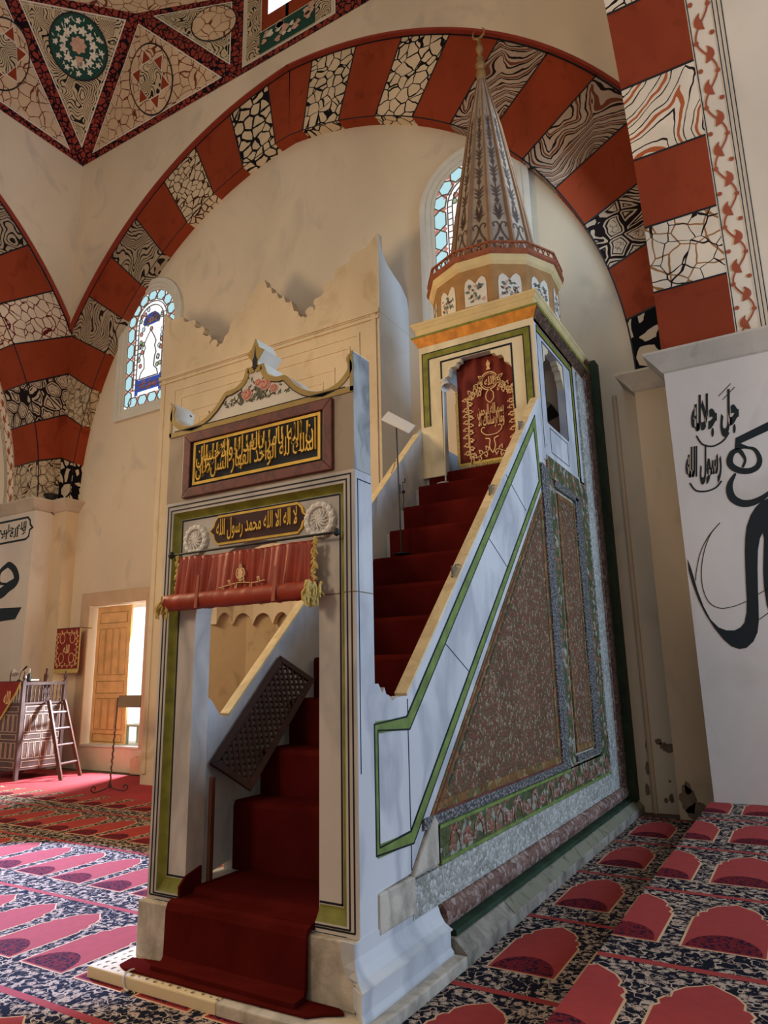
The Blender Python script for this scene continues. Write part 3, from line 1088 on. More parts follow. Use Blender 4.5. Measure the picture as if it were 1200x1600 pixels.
def stained(cx, name, label, text):
    W_, z0, z1 = 2.05, 8.04, 11.42
    mb = MB()
    for ins, y in ((.0, .10), (.10, .07), (.17, .04)):
        o = arched(cx, W_, z0, z1, inset=ins)
        mb.strip(o, .11, 'y', YW - y, YW + .01, closed=True)
    root = struct(mb, name, 'frame', label)
    gb = MB()
    gm = ['glasscyan', 'glasswhite', 'glassblue', 'glassgreen', 'glassred']
    Yg = YW - .012
    gb.prism(arched(cx, W_, z0, z1, inset=.20), 'y', Yg, YW, 1)
    lead = MB()
    # border of elongated hexagons up the sides and round the head
    r_out = W_ / 2 - .22
    zs = z1 - W_ / 2
    w = .24
    path = [(cx - r_out + w / 2, z0 + .25 + i * .001) for i in range(1)]
    cells = []
    n = 5
    hh = (zs - z0 - .25) / n
    for s in (-1, 1):
        for i in range(n):
            cells.append(((cx + s * (r_out - w / 2), z0 + .25 + hh * (i + .5)), pi / 2, hh))
    m = 7
    for i in range(m):
        t = pi * (i + .5) / m
        cells.append(((cx + (r_out - w / 2) * cos(t), zs + (r_out - w / 2) * sin(t)), t + pi / 2, (r_out - w / 2) * pi / m))
    for i in range(4):
        cells.append(((cx - .5 + i * .333, z0 + .25 + .10), 0, .32))
    for (c, ang, L) in cells:
        a = Vector((cos(ang), sin(ang)))
        b = Vector((-sin(ang), cos(ang)))
        h = [(-.5, 0), (-.3, .5), (.3, .5), (.5, 0), (.3, -.5), (-.3, -.5)]
        P = [tuple(Vector(c) + a * (x * L) + b * (y_ * w)) for x, y_ in h]
        gb.prism(P, 'y', Yg - .004, Yg, 0)
        lead.strip(P, .022, 'y', Yg - .02, Yg, closed=True)
        q = Vector(c) + a * (.5 * L) + b * (.40 * w)
        for sg in (1, -1):
            q = Vector(c) + a * (.5 * L) + b * (sg * .38 * w)
            gb.prism([tuple(q + a * .06), tuple(q + b * .05), tuple(q - a * .06), tuple(q - b * .05)], 'y', Yg - .005, Yg, 4)
    # inner bands
    for ins in (.50, .60):
        lead.strip(arched(cx, W_, z0 + .15, z1, inset=ins), .02, 'y', Yg - .02, Yg, closed=True)
    for i in range(15):
        z = z0 + .8 + i * .13
        for s in (-1, 1):
            lead.strip([(cx + s * .525, z), (cx + s * .425, z)], .014, 'y', Yg - .015, Yg)
    rd = random.Random(4)
    for i in range(60):
        x, z = cx + rd.uniform(-.4, .4), z0 + 1.15 + rd.random() * 1.55
        r = .05
        if abs(x - cx) < .24 and z < z0 + 2.15:
            continue
        gb.prism([(x + r * cos(t), z + r * sin(t) * 1.2) for t in [pi / 3 * j for j in range(6)]], 'y', Yg - .006, Yg, rd.choice([0, 0, 3, 1, 0, 4]))
        lead.strip([(x + r * cos(t), z + r * sin(t) * 1.2) for t in [pi / 3 * j for j in range(6)]], .014, 'y', Yg - .016, Yg, closed=True)
    dome = [(-.32, .9), (.32, .9), (.27, 1.05), (.16, 1.15), (.18, 1.4), (.22, 1.5), (.16, 1.68), (.20, 1.8), (.10, 1.98), (.0, 2.12), (-.10, 1.98), (-.20, 1.8), (-.16, 1.68), (-.22, 1.5), (-.18, 1.4), (-.16, 1.15), (-.27, 1.05)]
    D_ = [(cx + x, z0 + z) for x, z in dome]
    gb.prism(D_, 'y', Yg - .008, Yg, 1)
    lead.strip(D_, .02, 'y', Yg - .02, Yg, closed=True)
    gb.box((cx - .40, Yg - .007, z0 + .58), (cx + .40, Yg, z0 + .88), 2)
    gb.box((cx - .46, Yg - .009, z0 + .5), (cx - .36, Yg, z0 + .92), 2)
    gb.box((cx + .36, Yg - .009, z0 + .5), (cx + .46, Yg, z0 + .92), 2)
    gb.prism([(cx + .30 * cos(t), z0 + 2.35 + .25 * sin(t) * (1 if sin(t) > 0 else .3)) for t in [2 * pi * j / 20 for j in range(20)]], 'y', Yg - .007, Yg, 2)
    gb.build('stained_glass', gm, root)
    lead.build('lead_lines', 'lead', root)
    lettering('glass_lettering', shape('رسول الله'), 'orange', root, (cx, Yg - .009, z0 + .73), (1, 0, 0), (0, 0, 1), .6, .24, .004, .02)
    lettering('glass_lettering', shape('محمد'), 'gold', root, (cx, Yg - .009, z0 + 2.42), (1, 0, 0), (0, 0, 1), .36, .2, .004, .02)


stained(-8.51, 'window_1', 'arched stained glass window left of the mihrab', '')
stained(-.02, 'window_2', 'arched stained glass window behind the pulpit spire', '')

# deep rectangular window niche with open wooden shutter
wn = MB()
S_ = .30
for a, b in (((NX0 - S_, NZ1), (NX1 + S_, NZ1 + .30)), ((NX0 - S_, NZ0 - .02), (NX0, NZ1)), ((NX1, NZ0 - .02), (NX1 + S_, NZ1))):
    wn.box((a[0], YW - .025, a[1]), (b[0], YW - .001, b[1]))
WIN3 = struct(wn, 'window_3', 'stonesill', 'open rectangular window niche with stone surround')
MB().box((NX0 - .3, YW + 1.02, NZ0 - .4), (NX1 + .3, YW + 1.03, NZ1 + .3)).build('bright_pane', 'sky', WIN3)
MB().box((NX0 - .0, YW - .03, NZ0 - .03), (NX1, YW + 1.0, NZ0 + .01)).build('sill', 'frame', WIN3)
sh = MB()
SX0, SX1, SY = -9.99, -8.83, YW + .17
sh.box((SX0, SY, NZ0 + .02), (SX1, SY + .05, NZ1 - .03))
SHUT = sh.build('shutter', 'lightwood', WIN3, bevel=.004)
gr = MB()


def rect(mb, x0, x1, z0, z1, w, y0_, y1_, ax='y'):
    mb.strip([(x0, z0), (x1, z0), (x1, z1), (x0, z1)], w, ax, y0_, y1_, closed=True)


sw = SX1 - SX0
rect(gr, SX0 + .12, SX1 - .12, 3.18, 3.42, .012, SY - .006, SY)
rect(gr, SX0 + .12, SX1 - .12, 1.62, 1.88, .012, SY - .006, SY)
rect(gr, SX0 + .10, SX1 - .10, .58, .74, .012, SY - .006, SY)
for k in range(4):
    x0 = SX0 + .10 + k * (sw - .2) / 4
    rect(gr, x0 + .02, x0 + (sw - .2) / 4 - .02, 2.02, 3.05, .010, SY - .006, SY)
    rect(gr, x0 + .02, x0 + (sw - .2) / 4 - .02, .84, 1.50, .010, SY - .006, SY)
gr.build('panel_groove', 'tan', SHUT)

# ================================================================== CARPETS
NICHE = [(-.5, 0), (.5, 0), (.5, .60), (.44, .64), (.47, .69), (.42, .74), (.36, .75), (.36, .82), (.26, .90), (.12, .95), (0, 1.0), (-.12, .95), (-.26, .90), (-.36, .82), (-.36, .75), (-.42, .74), (-.47, .69), (-.44, .64), (-.5, .60)]


def clip_poly(poly, x0, x1, y0, y1):
    def cl(P, f, inter):
        out = []
        for i in range(len(P)):
            a, b = P[i - 1], P[i]
            if f(b):
                if not f(a):
                    out.append(inter(a, b))
                out.append(b)
            elif f(a):
                out.append(inter(a, b))
        return out
    ix = lambda X: (lambda a, b: (X, a[1] + (b[1] - a[1]) * (X - a[0]) / (b[0] - a[0])))
    iy = lambda Y_: (lambda a, b: (a[0] + (b[0] - a[0]) * (Y_ - a[1]) / (b[1] - a[1]), Y_))
    for f, g in ((lambda p: p[0] >= x0, ix(x0)), (lambda p: p[0] <= x1, ix(x1)), (lambda p: p[1] >= y0, iy(y0)), (lambda p: p[1] <= y1, iy(y1))):
        if poly:
            poly = cl(poly, f, g)
    return poly


def prayer_carpet(name, label, x0, x1, y0, y1, z, xs, skip=None):
    mb = MB()
    mb.box((x0, y0, z - .008), (x1, y1, z), 0)

    def flat(poly, e, mi):
        p = clip_poly(poly, x0, x1, y0, y1)
        if len(p) > 2:
            mb.add([(a, b, z + e) for a, b in p], [tuple(range(len(p)))], mi)
    k0 = int(math.floor((x0 - xs) / .585)) - 1
    k1 = int(math.ceil((x1 - xs) / .585)) + 1
    for r in range(-6, 5):
        ys = .75 + 1.425 * r
        if ys > y1 or ys + 1.425 < y0:
            continue
        flat([(x0, ys - .03), (x1, ys - .03), (x1, ys + .03), (x0, ys + .03)], .0012, 1)
        for k in range(k0, k1):
            cx = xs + .585 * k + .215
            if cx + .4 < x0 or cx - .4 > x1:
                continue
            P = [(cx + u * .445, ys + .335 + v * .93) for u, v in NICHE]
            flat([(cx + u * .475, ys + .322 + v * .957) for u, v in NICHE], .0010, 3)
            flat(P, .0020, 1)
            dm = [(cx + .205 * cos(t), ys + .35 + .26 * sin(t)) for t in [pi * j / 14 for j in range(15)]]
            flat(dm, .0030, 2)
    o = mb.build(name, ['cfl', 'cred', 'cdome', 'cline'])
    return tag(o, label, 'carpet')


prayer_carpet('prayer_carpet', 'patterned red prayer carpet on the lower floor around the pulpit', -16.5, XR - .052, -8.5, 4.62, .008, -.845)
prayer_carpet('prayer_carpet', 'narrow dark strip of prayer carpet between the pulpit flank and the right pier', 1.97, XR - .052, 4.63, 6.54, .008, -.845)
prayer_carpet('prayer_carpet', 'brighter red prayer carpet on the raised platform at the right', XR - .05, 8.9, -8.5, YP - .005, PH, 2.735)
MB1 = MB().box((XL + .0, 4.63, 0), (-.05, YR - .01, .008))
tag(MB1.build('plain_carpet', 'cplain'), 'plain red carpet strip under the left window', 'carpet')

# ================================================================== PULPIT (minbar)
W = 1.758
PUL = thing('pulpit', 'tall white marble pulpit with a portal, steep stairway and pointed conical spire', 'pulpit', (W / 2, 3.0, 0))
OX0, OX1 = .315, 1.443
ZB, ZT = .433, 3.25
TH = .205
RY_ = .045

# --- portal block with arched opening
mb = MB()
mb.box((0, RY_, ZB), (OX0, TH, ZT))
mb.box((OX1, RY_, ZB), (W, TH, ZT))
ac, ar, az = (OX0 + OX1) / 2, (OX1 - OX0) / 2, 2.31
arc = [(ac + ar * cos(t), az + ar * sin(t)) for t in [pi * i / 24 for i in range(25)]]
mb.prism([(OX1, ZT)] + [(OX1, az)] + arc[1:-1] + [(OX0, az), (OX0, ZT)], 'y', RY_, TH)
PORT = mb.build('portal', 'marbfront', PUL)
# cool white side face slab of the right post
MB().box((W - .004, .004, ZB + .003), (W + .004, TH + .005, ZT - .003)).build('portal_side', 'marb', PUL, label='smooth white outer side of the right portal post')
# frame mouldings: flat outer rim, hollow green chamfer, recessed face behind
RD0, RD1, RY = .085, .138, .045


def u_path(d, zb, dz=0.0):
    return [(d, zb), (d, ZT - d + dz), (W - d, ZT - d + dz), (W - d, zb)]


rim = MB()
rim.strip(u_path(RD0 / 2, ZB + .002), RD0, 'y', 0, RY + .01)
rim.box((RD0, .0, ZB + .002), (OX0 - .002, RY + .01, ZB + .06))
rim.box((OX1 + .002, .0, ZB + .002), (W - RD0, RY + .01, ZB + .06))
rim.build('outer_rim', 'marbfront', PORT)
gm = MB()
zb0, zb1 = ZB + .06, ZB + .15
for i in range(3):
    p, q = u_path(RD0, zb0), u_path(RD1, zb1)
    pts = []
    for k in range(5):
        t = k / 4
        e = RY * sin(pi / 2 * t)
        pts.append([(p[j][0] + (q[j][0] - p[j][0]) * t, e + .001, p[j][1] + (q[j][1] - p[j][1]) * t) for j in (i, i + 1)])
    for k in range(4):
        gm.add([pts[k][0], pts[k][1], pts[k + 1][1], pts[k + 1][0]], [(0, 1, 2, 3)])
for xa, xb, xc in ((RD0, RD1, OX0 - .004), (W - RD0, W - RD1, OX1 + .004)):
    for k in range(4):
        t0, t1 = k / 4, (k + 1) / 4
        f = lambda t: (RY * sin(pi / 2 * t) + .001, zb0 + (zb1 - zb0) * t)
        gm.add([(xa + (xb - xa) * t0, *f(t0)), (xc, *f(t0)), (xc, *f(t1)), (xa + (xb - xa) * t1, *f(t1))], [(0, 1, 2, 3)])
gm.build('green_moulding', 'greenfront', PORT)
ln = MB()
for d in (.028, .062):
    ln.strip(u_path(d, ZB + .02 + d * .4), .009, 'y', -.004, .002)
    for xa, xb in ((d, OX0 - .004), (OX1 + .004, W - d)):
        ln.box((xa, -.004, ZB + .016 + d * .4), (xb, .002, ZB + .025 + d * .4))
ln.strip(u_path(RD1 + .006, zb1), .012, 'y', RY - .003, RY + .002)
for xa, xb in ((RD1, OX0 - .004), (OX1 + .004, W - RD1)):
    ln.box((xa, RY - .003, zb1), (xb, RY + .002, zb1 + .012))
ln.box((W + .004, .030, ZB + .9), (W + .007, .036, ZT - .06))
ln.box((W + .004, .030, ZT - .066), (W + .007, TH - .01, ZT - .06))
ln.build('black_inlay_line', 'black', PORT)
jt = MB().box((W - .09, -.003, 2.435), (W + .006, .0, 2.441)).box((OX1, RY_ - .003, 2.435), (W - .14, RY_, 2.441)).box((W, 0, 2.435), (W + .006, TH, 2.441))
jt.build('stone_joint', 'peel', PORT)

# --- crown slab
cr0 = [(.0, 3.80), (.0, 4.10), (.05, 4.05), (.04, 3.97), (.12, 3.89), (.25, 3.855), (.38, 3.885), (.49, 3.955), (.56, 4.03), (.60, 4.06), (.68, 4.065), (.765, 4.115), (.80, 4.20), (.855, 4.19), (.862, 4.235), (.80, 4.315), (.85, 4.345), (.885, 4.425)]
crown = cr0 + [(1.77 - x, z) for x, z in reversed(cr0[1:])]
crown = [(min(x, W), z) for x, z in crown]
crown = crown + [(W, 3.80)]
mb = MB()
mb.box((0, 0, ZT), (W, TH, 3.80))
SLAB = mb.build('name_slab', 'slab', PUL)
mb = MB().prism(crown, 'y', 0, TH)
CROWN = mb.build('crown', 'ceilcream', PUL)
MB().box((W, 0, ZT + .002), (W + .004, TH, 4.09)).build('crown_side', 'slabside', PUL, label='striped grey marble end of the crown')
sm_ = smooth_path(cr0[1:], 3)
half_in = []
for i in range(len(sm_)):
    a_, b_ = Vector(sm_[max(0, i - 1)]), Vector(sm_[min(len(sm_) - 1, i + 1)])
    d_ = (b_ - a_).normalized()
    n_ = Vector((d_.y, -d_.x))
    t_ = i / (len(sm_) - 1)
    w_ = .042 * min(1, t_ * 5 + .35, (1 - t_) * 5 + .45)
    half_in.append((sm_[i], tuple(Vector(sm_[i]) + n_ * w_)))
rb, lb = MB(), MB()
for s in (1, -1):
    fx = lambda p: (p[0] if s > 0 else W - p[0] * W / 1.77, p[1])
    for i in range(int(len(half_in) * .76)):
        (p, q), (p2, q2_) = half_in[i], half_in[i + 1]
        rb.prism([fx(p), fx(p2), fx(q2_), fx(q)], 'y', -.008, 0)
        v1, v2 = Vector(fx(q)), Vector(fx(q2_))
        d_ = v2 - v1
        if False:
            n_ = Vector((-d_.y, d_.x)).normalized() * .0035
            lb.prism([tuple(v1 - n_), tuple(v2 - n_), tuple(v2 + n_), tuple(v1 + n_)], 'y', -.011, -.006)
cap_ = cr0[12:]
cap_ = cap_ + [(1.77 - x, z) for x, z in reversed(cap_[:-1])]
rb.prism(cap_, 'y', -.009, 0)
lb.prism([(.885 + .05 * u, 4.245 + v) for u, v in ((-.25, -.07), (.25, -.07), (.5, .0), (.18, .03), (0, .12), (-.18, .03), (-.5, .0))], 'y', -.011, -.006)
inn_ = [half_in[i][1] for i in range(int(len(half_in) * .22), int(len(half_in) * .60), 2)]
for s in (1, -1):
    lb.strip([(x if s > 0 else W - x * W / 1.77, z) for x, z in inn_], .006, 'y', -.010, -.006)
rb.box((0, -.008, 3.795), (W, 0, 3.835))
rb.box((0, -.008, 3.8), (.022, 0, 4.06))
rb.box((W - .022, -.008, 3.8), (W, 0, 4.06))
rb.build('gilt_edge', 'oliv', CROWN)
lb.box((.06, -.010, 3.836), (W - .06, -.006, 3.842))
lb.build('dark_line', 'black', CROWN)
# painted roses on the crown
rs = MB()
rd = random.Random(11)
for i in range(150):
    t = rd.gauss(0, .16)
    x, z = .88 + t, 3.93 + abs(rd.gauss(0, .085)) * max(.15, 1 - abs(t) * 2.0)
    a, s_ = rd.random() * 6.28, .012 + .014 * rd.random()
    rs.prism([(x + s_ * cos(a), z + s_ * sin(a)), (x + s_ * .4 * cos(a + 1.57), z + s_ * .4 * sin(a + 1.57)), (x - s_ * cos(a), z - s_ * sin(a)), (x - s_ * .4 * cos(a + 1.57), z - s_ * .4 * sin(a + 1.57))], 'y', -.0022 - .00001 * i, 0, rd.choice([1, 1, 3]))
for x, z, r in ((.80, 3.985, .055), (.97, 4.03, .06), (1.06, 3.98, .04), (.91, 4.06, .035)):
    for k in range(7):
        a, q = k * .9, r * (1 - k * .12)
        rs.prism([(x + r * .25 * cos(a) + q * (1 + .12 * cos(3 * t + k)) * cos(t) * .8, z + r * .2 * sin(a) + q * .8 * sin(t)) for t in [2 * pi * j / 14 for j in range(14)]], 'y', -.005 - .0006 * k, 0, 0 if k % 2 else 2)
rs.build('rose_painting', ['pink', 'leaf', 'medpink', 'coneo'], CROWN, label='bunch of pink roses painted on the crown')

# --- inscription panel
px0, px1, pz0, pz1 = .185, 1.60, 3.265, 3.785
mb = MB()
mb.strip([(px0 + .04, pz0 + .04), (px1 - .04, pz0 + .04), (px1 - .04, pz1 - .04), (px0 + .04, pz1 - .04)], .075, 'y', -.03, 0, closed=True)
IP = mb.build('inscription_panel', 'redmarb', PUL, bevel=.006)
MB().box((px0 + .07, -.008, pz0 + .07), (px1 - .07, 0, pz1 - .07)).build('panel_ground', 'black', IP)
g = MB()
g.strip([(px0 + .115, pz0 + .105), (px1 - .115, pz0 + .105), (px1 - .115, pz1 - .095), (px0 + .115, pz1 - .095)], .022, 'y', -.018, -.006, closed=True)
g.build('gilt_border', 'gold', IP)
v = MB()
rd = random.Random(8)
for i in range(26):
    cx, cz, r = rd.uniform(px0 + .17, px1 - .17), rd.uniform(pz0 + .15, pz1 - .14), .03 + .02 * rd.random()
    t0 = rd.random() * 6
    v.strip([(cx + r * (1 - j / 16) * cos(t0 + j * .55), cz + r * (1 - j / 16) * sin(t0 + j * .55)) for j in range(12)], .006, 'y', -.0095, -.007)
v.build('vine_relief', 'oliv', IP, kind='stuff')
lettering('gilt_lettering', [shape('ان الله يامر بالعدل والاحسان'), shape('الملك لله الواحد القهار السلطان')], 'gold', IP, ((px0 + px1) / 2, -.010, (pz0 + pz1) / 2 + .005), (1, 0, 0), (0, 0, 1), px1 - px0 - .28, pz1 - pz0 - .24, .012, .0, rows=2)
# tall gilt ascenders of the inscription
v = MB()
for i in range(19):
    x = px0 + .19 + i * .056 + rd.uniform(-.008, .008)
    v.prism([(x, pz0 + .30), (x + .005, pz0 + .30), (x + .011, pz1 - .125), (x - .003, pz1 - .13)], 'y', -.022, -.009)
v.build('gilt_ascenders', 'gold', IP, kind='stuff')

# --- plaque
q0, q1, qz0, qz1 = .50, 1.30, 2.885, 3.085
def plq(e):
    m_ = (qz0 + qz1) / 2
    return [(q0 - e, qz0 + .03 - e * .3), (q0 + .03, qz0 - e), (q1 - .03, qz0 - e), (q1 + e, qz0 + .03 - e * .3), (q1 + .012 + e, qz0 + .07), (q1 + .05 + e, m_), (q1 + .012 + e, qz1 - .07), (q1 + e, qz1 - .03 + e * .3), (q1 - .03, qz1 + e), (q0 + .03, qz1 + e), (q0 - e, qz1 - .03 + e * .3), (q0 - .012 - e, qz1 - .07), (q0 - .05 - e, m_), (q0 - .012 - e, qz0 + .07)]
PL = MB().prism(plq(.012), 'y', .028, RY_).build('plaque', 'gold', PUL)
MB().prism(plq(-.006), 'y', .024, .030).build('plaque_ground', plain('maroon_ground', lin(58, 26, 22), .6), PL)
lettering('gilt_lettering', shape('لا اله الا الله محمد رسول الله'), 'gold', PL, ((q0 + q1) / 2, .023, (qz0 + qz1) / 2), (1, 0, 0), (0, 0, 1), .75, .165, .008, .008)

# --- rosettes
for rx, rz, rr in ((.31, 2.935, .118), (1.462, 2.945, .125)):
    mb = MB()
    n = 48
    prof = [(rr, 0), (rr, .015), (rr * .97, .03), (rr * .72, .034), (rr * .68, .018), (rr * .3, .014), (rr * .22, .032), (0.001, .04)]
    vs, fs = [], []
    for j, (r, h) in enumerate(prof):
        for k in range(n):
            t = 2 * pi * k / n
            k2 = 1 + (.035 * cos(14 * t) if j in (0, 1, 2) else .12 * cos(9 * t) if j in (5, 6) else 0)
            hh_ = h + (.006 * cos(14 * t) if j == 3 else .005 * cos(18 * t + r * 30) if j in (4, 5) else 0)
            vs.append((rx + r * k2 * cos(t), RY_ - hh_, rz + r * k2 * sin(t) * 1.0))
    for j in range(len(prof) - 1):
        for k in range(n):
            fs.append((j * n + k, j * n + (k + 1) % n, (j + 1) * n + (k + 1) % n, (j + 1) * n + k))
    mb.add(vs, fs)
    RO_ = mb.build('rosette', 'rosette', PUL)
    pt = MB()
    for k in range(14):
        t = 2 * pi * (k + .5) / 14
        c = (rx + rr * .84 * cos(t), rz + rr * .84 * sin(t))
        vs = [(c[0] + rr * .16 * cos(a) * cos(t) - rr * .17 * sin(a) * sin(t), RY_ - .036, c[1] + rr * .16 * cos(a) * sin(t) + rr * .17 * sin(a) * cos(t)) for a in [2 * pi * j / 10 for j in range(10)]]
        vs.append((c[0], RY_ - .046, c[1]))
        pt.add(vs, [(j, (j + 1) % 10, 10) for j in range(10)])
    for k in range(12):
        t = 2 * pi * k / 12
        pts = [(rx + r * cos(t + sw_), RY_ - .030, rz + r * sin(t + sw_)) for r, sw_ in ((rr * .15, 0), (rr * .35, .15), (rr * .6, .45))]
        pt.tube(pts, [.010, .008, .003], 5)
    pt.build('petal_relief', 'rosette', RO_, kind='stuff')

# --- base blocks and step
MB().box((-.03, -.05, .079), (OX0 + .03, .34, ZB)).build('base_block', 'basestone', PUL, bevel=.008)
MB().box((OX1 - .03, -.05, .079), (W, .34, ZB)).build('base_block', 'basestone', PUL, bevel=.008)
MB().box((W - .2, .34, .079), (W, 1.0, .44)).build('base_block', 'basestone', PUL, bevel=.008)
MB().box((W - .13, TH - .002, .40), (W + .02, .66, .628)).build('base_block', 'basestone', PUL, bevel=.012)
# white ogee moulding on the right side and front return
prof = [(.0, .437), (.012, .437), (.012, .36), (.03, .31), (.06, .265), (.10, .24), (.115, .235), (.115, .225), (.10, .22), (.10, .12), (.12, .095), (.12, .079)]
mb = MB()
ys_, ye = -.06, .98
vs, fs = [], []
for e, z in prof:
    vs += [(W + e, ys_ - e * .8, z), (W + e, ye, z)]
for i in range(len(prof) - 1):
    fs.append((2 * i, 2 * i + 1, 2 * i + 3, 2 * i + 2))
mb.add(vs, fs)
vs = []
for e, z in prof:
    vs += [(W + e, ys_ - e * .8, z), (W + e - .10, ys_ - e * .1, z)]
mb.add(vs, [(2 * i, 2 * i + 2, 2 * i + 3, 2 * i + 1) for i in range(len(prof) - 1)])
mb.add([(W + e, ye, z) for e, z in prof] + [(W, ye, .079)], [tuple(range(len(prof) + 1))])
mb.build('base_moulding', 'marb', PUL)
mb = MB()
mb.prism([(-.20, -.30), (.95, -.30), (.95, 1.0), (-.20, 1.0)], 'z', .0, .079)
_m = NT('punched_step_stone', .8)
_v = _m.voro(15, _m.mp((1, 1, .01)), 'F1', rnd=.25)
_m.base(_m.mix(_m.step(_v, .0, .2), lin(120, 100, 74), lin(214, 190, 148))).bump(_m.step(_v, .1, .3), .9, .03)
mb.build('threshold_step', [_m.m], PUL, bevel=.01)
MB().prism([(.952, -.30), (W + .17, -.30), (W + .20, .3), (W + .21, 1.0), (.952, 1.0)], 'z', .0, .078).build('threshold_step', 'basestone', PUL, bevel=.01)
for c_ in (.25, .75, 1.25):
    pass

# --- stringers (balustrades)
SL = [(.2, 1.86), (.26, 1.86), (.31, 1.80), (.335, 1.835), (.36, 1.79), (.40, 1.78), (.43, 1.745), (.50, 1.765), (.632, 1.771), (4.10, 5.14), (4.18, 5.16), (4.18, 4.04), (3.98, 3.90), (.948, .971), (.628, .644), (.2, .627)]
mb = MB().prism(SL, 'x', W - .085, W)
STR = mb.build('balustrade', 'marb', PUL, label='right balustrade of white marble with green painted bands')
mb = MB().prism([(.2, 1.86), (.26, 1.86), (.31, 1.80), (.335, 1.835), (.36, 1.79), (.43, 1.745), (.54, 1.62), (.632, 1.62), (4.10, 4.99), (4.45, 5.26), (4.45, 4.0), (3.98, 3.90), (.948, .6), (.2, .45)], 'x', .045, .132)
STL = mb.build('balustrade', 'marb', PUL, label='left balustrade of white marble')
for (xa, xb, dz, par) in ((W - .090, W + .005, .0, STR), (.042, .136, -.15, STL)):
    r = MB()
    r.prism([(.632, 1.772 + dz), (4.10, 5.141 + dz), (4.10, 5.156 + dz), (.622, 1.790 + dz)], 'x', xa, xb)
    r.build('warm_lit_rail_top', 'rail', par)  # thin cream skin paints warm light onto the marble rail top
A = [(.215, 1.59), (.64, 1.59), (3.90, 4.77), (3.955, 4.04), (.655, .86), (.215, .86)]
g = MB().strip(A, [.04, .075, .075, .055, .07, .04], 'x', W, W + .006, closed=True)
g.strip([(.215, 1.59), (.64, 1.59)], .075, 'x', W, W + .0062)
g.strip([(.215, .86), (.655, .86)], .075, 'x', W, W + .0062)
g.build('green_band', 'green', STR)
g = MB()
Lo, Ri = offset(A, [.04, .085, .085, .065, .08, .04], True)
for P in (Lo, Ri):
    g.strip(P, .011, 'x', W, W + .007, closed=True)
g.strip([(.64, .66), (.64, 1.75)], .006, 'x', W, W + .004)
for y_, z_ in ((1.75, 1.9), (2.75, 2.9), (3.4, 3.6)):
    g.strip([(y_, z_), (y_ - .55, z_ + .28)], .005, 'x', W, W + .004)
g.build('black_inlay_line', 'black', STR)
for y_, z_ in ((1.62, 2.745), (2.55, 3.65), (3.55, 4.62)):
    cl2 = MB().box((W - .05, y_ - .07, z_ - .07), (W - .038, y_ + .05, z_ + .045))
    cl2.tube([(W - .04, y_ - .08, z_ - .05), (W - .04, y_, z_ + .06), (W - .04, y_ + .06, z_ + .07)], .009, 6)
    cl2.build('iron_clamp', 'peel', STR)

# --- stairs
NOSE = [(.67, .976), (.98, 1.33), (1.35, 1.71), (1.71, 2.07), (2.07, 2.43), (2.44, 2.79), (2.80, 3.145), (3.18, 3.52), (3.53, 3.87), (3.94, 4.22), (4.25, 4.45)]
pr = [(.0, .07), (.0, .44), (.12, .44), (.12, .48), (NOSE[0][0], .48)]
for i, (y, z) in enumerate(NOSE):
    pr.append((y, z - .02))
    yn = NOSE[i + 1][0] if i + 1 < len(NOSE) else 5.75
    pr.append((yn, z - .02))
pr.append((5.75, .07))
# drop duplicates
pr2 = []
for p in pr:
    if not pr2 or hypot(p[0] - pr2[-1][0], p[1] - pr2[-1][1]) > 1e-4:
        pr2.append(p)
MB().prism(pr2, 'x', .085, W - .085).box((.004, .10, .08), (W - .004, .9, .47)).build('stairway', 'marb', PUL)

# --- flank wall with relief panels
mb = MB().prism([(.64, .36), (.64, .63), (.95, .95), (3.98, 3.92), (4.18, 4.0), (4.18, 4.50), (6.60, 4.50), (6.60, .36)], 'x', W - .12, W - .012)
FL = mb.build('flank_wall', 'basestone', PUL, label='right flank wall covered in worn painted relief')


def face(poly, x, mat, name, par=FL, th=.02, bevel=0, label=None):
    return MB().prism(poly, 'x', W - .02, W + x).build(name, mat, par, bevel=bevel, label=label)


face([(1.06, .955), (3.93, .955), (3.93, 3.74)], .004, 'field', 'triangle_relief', label='tall triangle of faded red leaf relief')
bt = MB()
bt.strip([(1.03, .98), (3.93, .98), (3.93, 3.82)], .10, 'x', W - .01, W + .010, closed=True)
bt.build('triangle_border', 'fieldb', FL)
bt = MB()
bt.strip([(.985, .955), (3.97, .955), (3.97, 3.88)], .018, 'x', W - .01, W + .014, closed=True)
bt.build('dark_red_line', 'redmarb', FL)
gt = MB()
for i in range(26):
    t = (i + .5) / 26
    y_, z_ = 1.20 + t * 2.62, 1.10 + t * 2.56
    gt.strip([(y_ - .03, z_ - .045), (y_ + .0, z_), (y_ + .05, z_ + .03)], .018, 'x', W + .008, W + .014)
gt.build('green_leaf_dashes', 'dgreen', FL)
face([(4.60, .99), (5.33, .99), (5.33, 4.06), (4.60, 4.06)], .004, 'field', 'upright_relief', label='upright panel of faded red leaf relief')
bt = MB()
rect(bt, 4.64, 5.30, 1.04, 4.02, .06, W - .01, W + .010, 'x')
bt.build('upright_border', 'fieldb', FL)
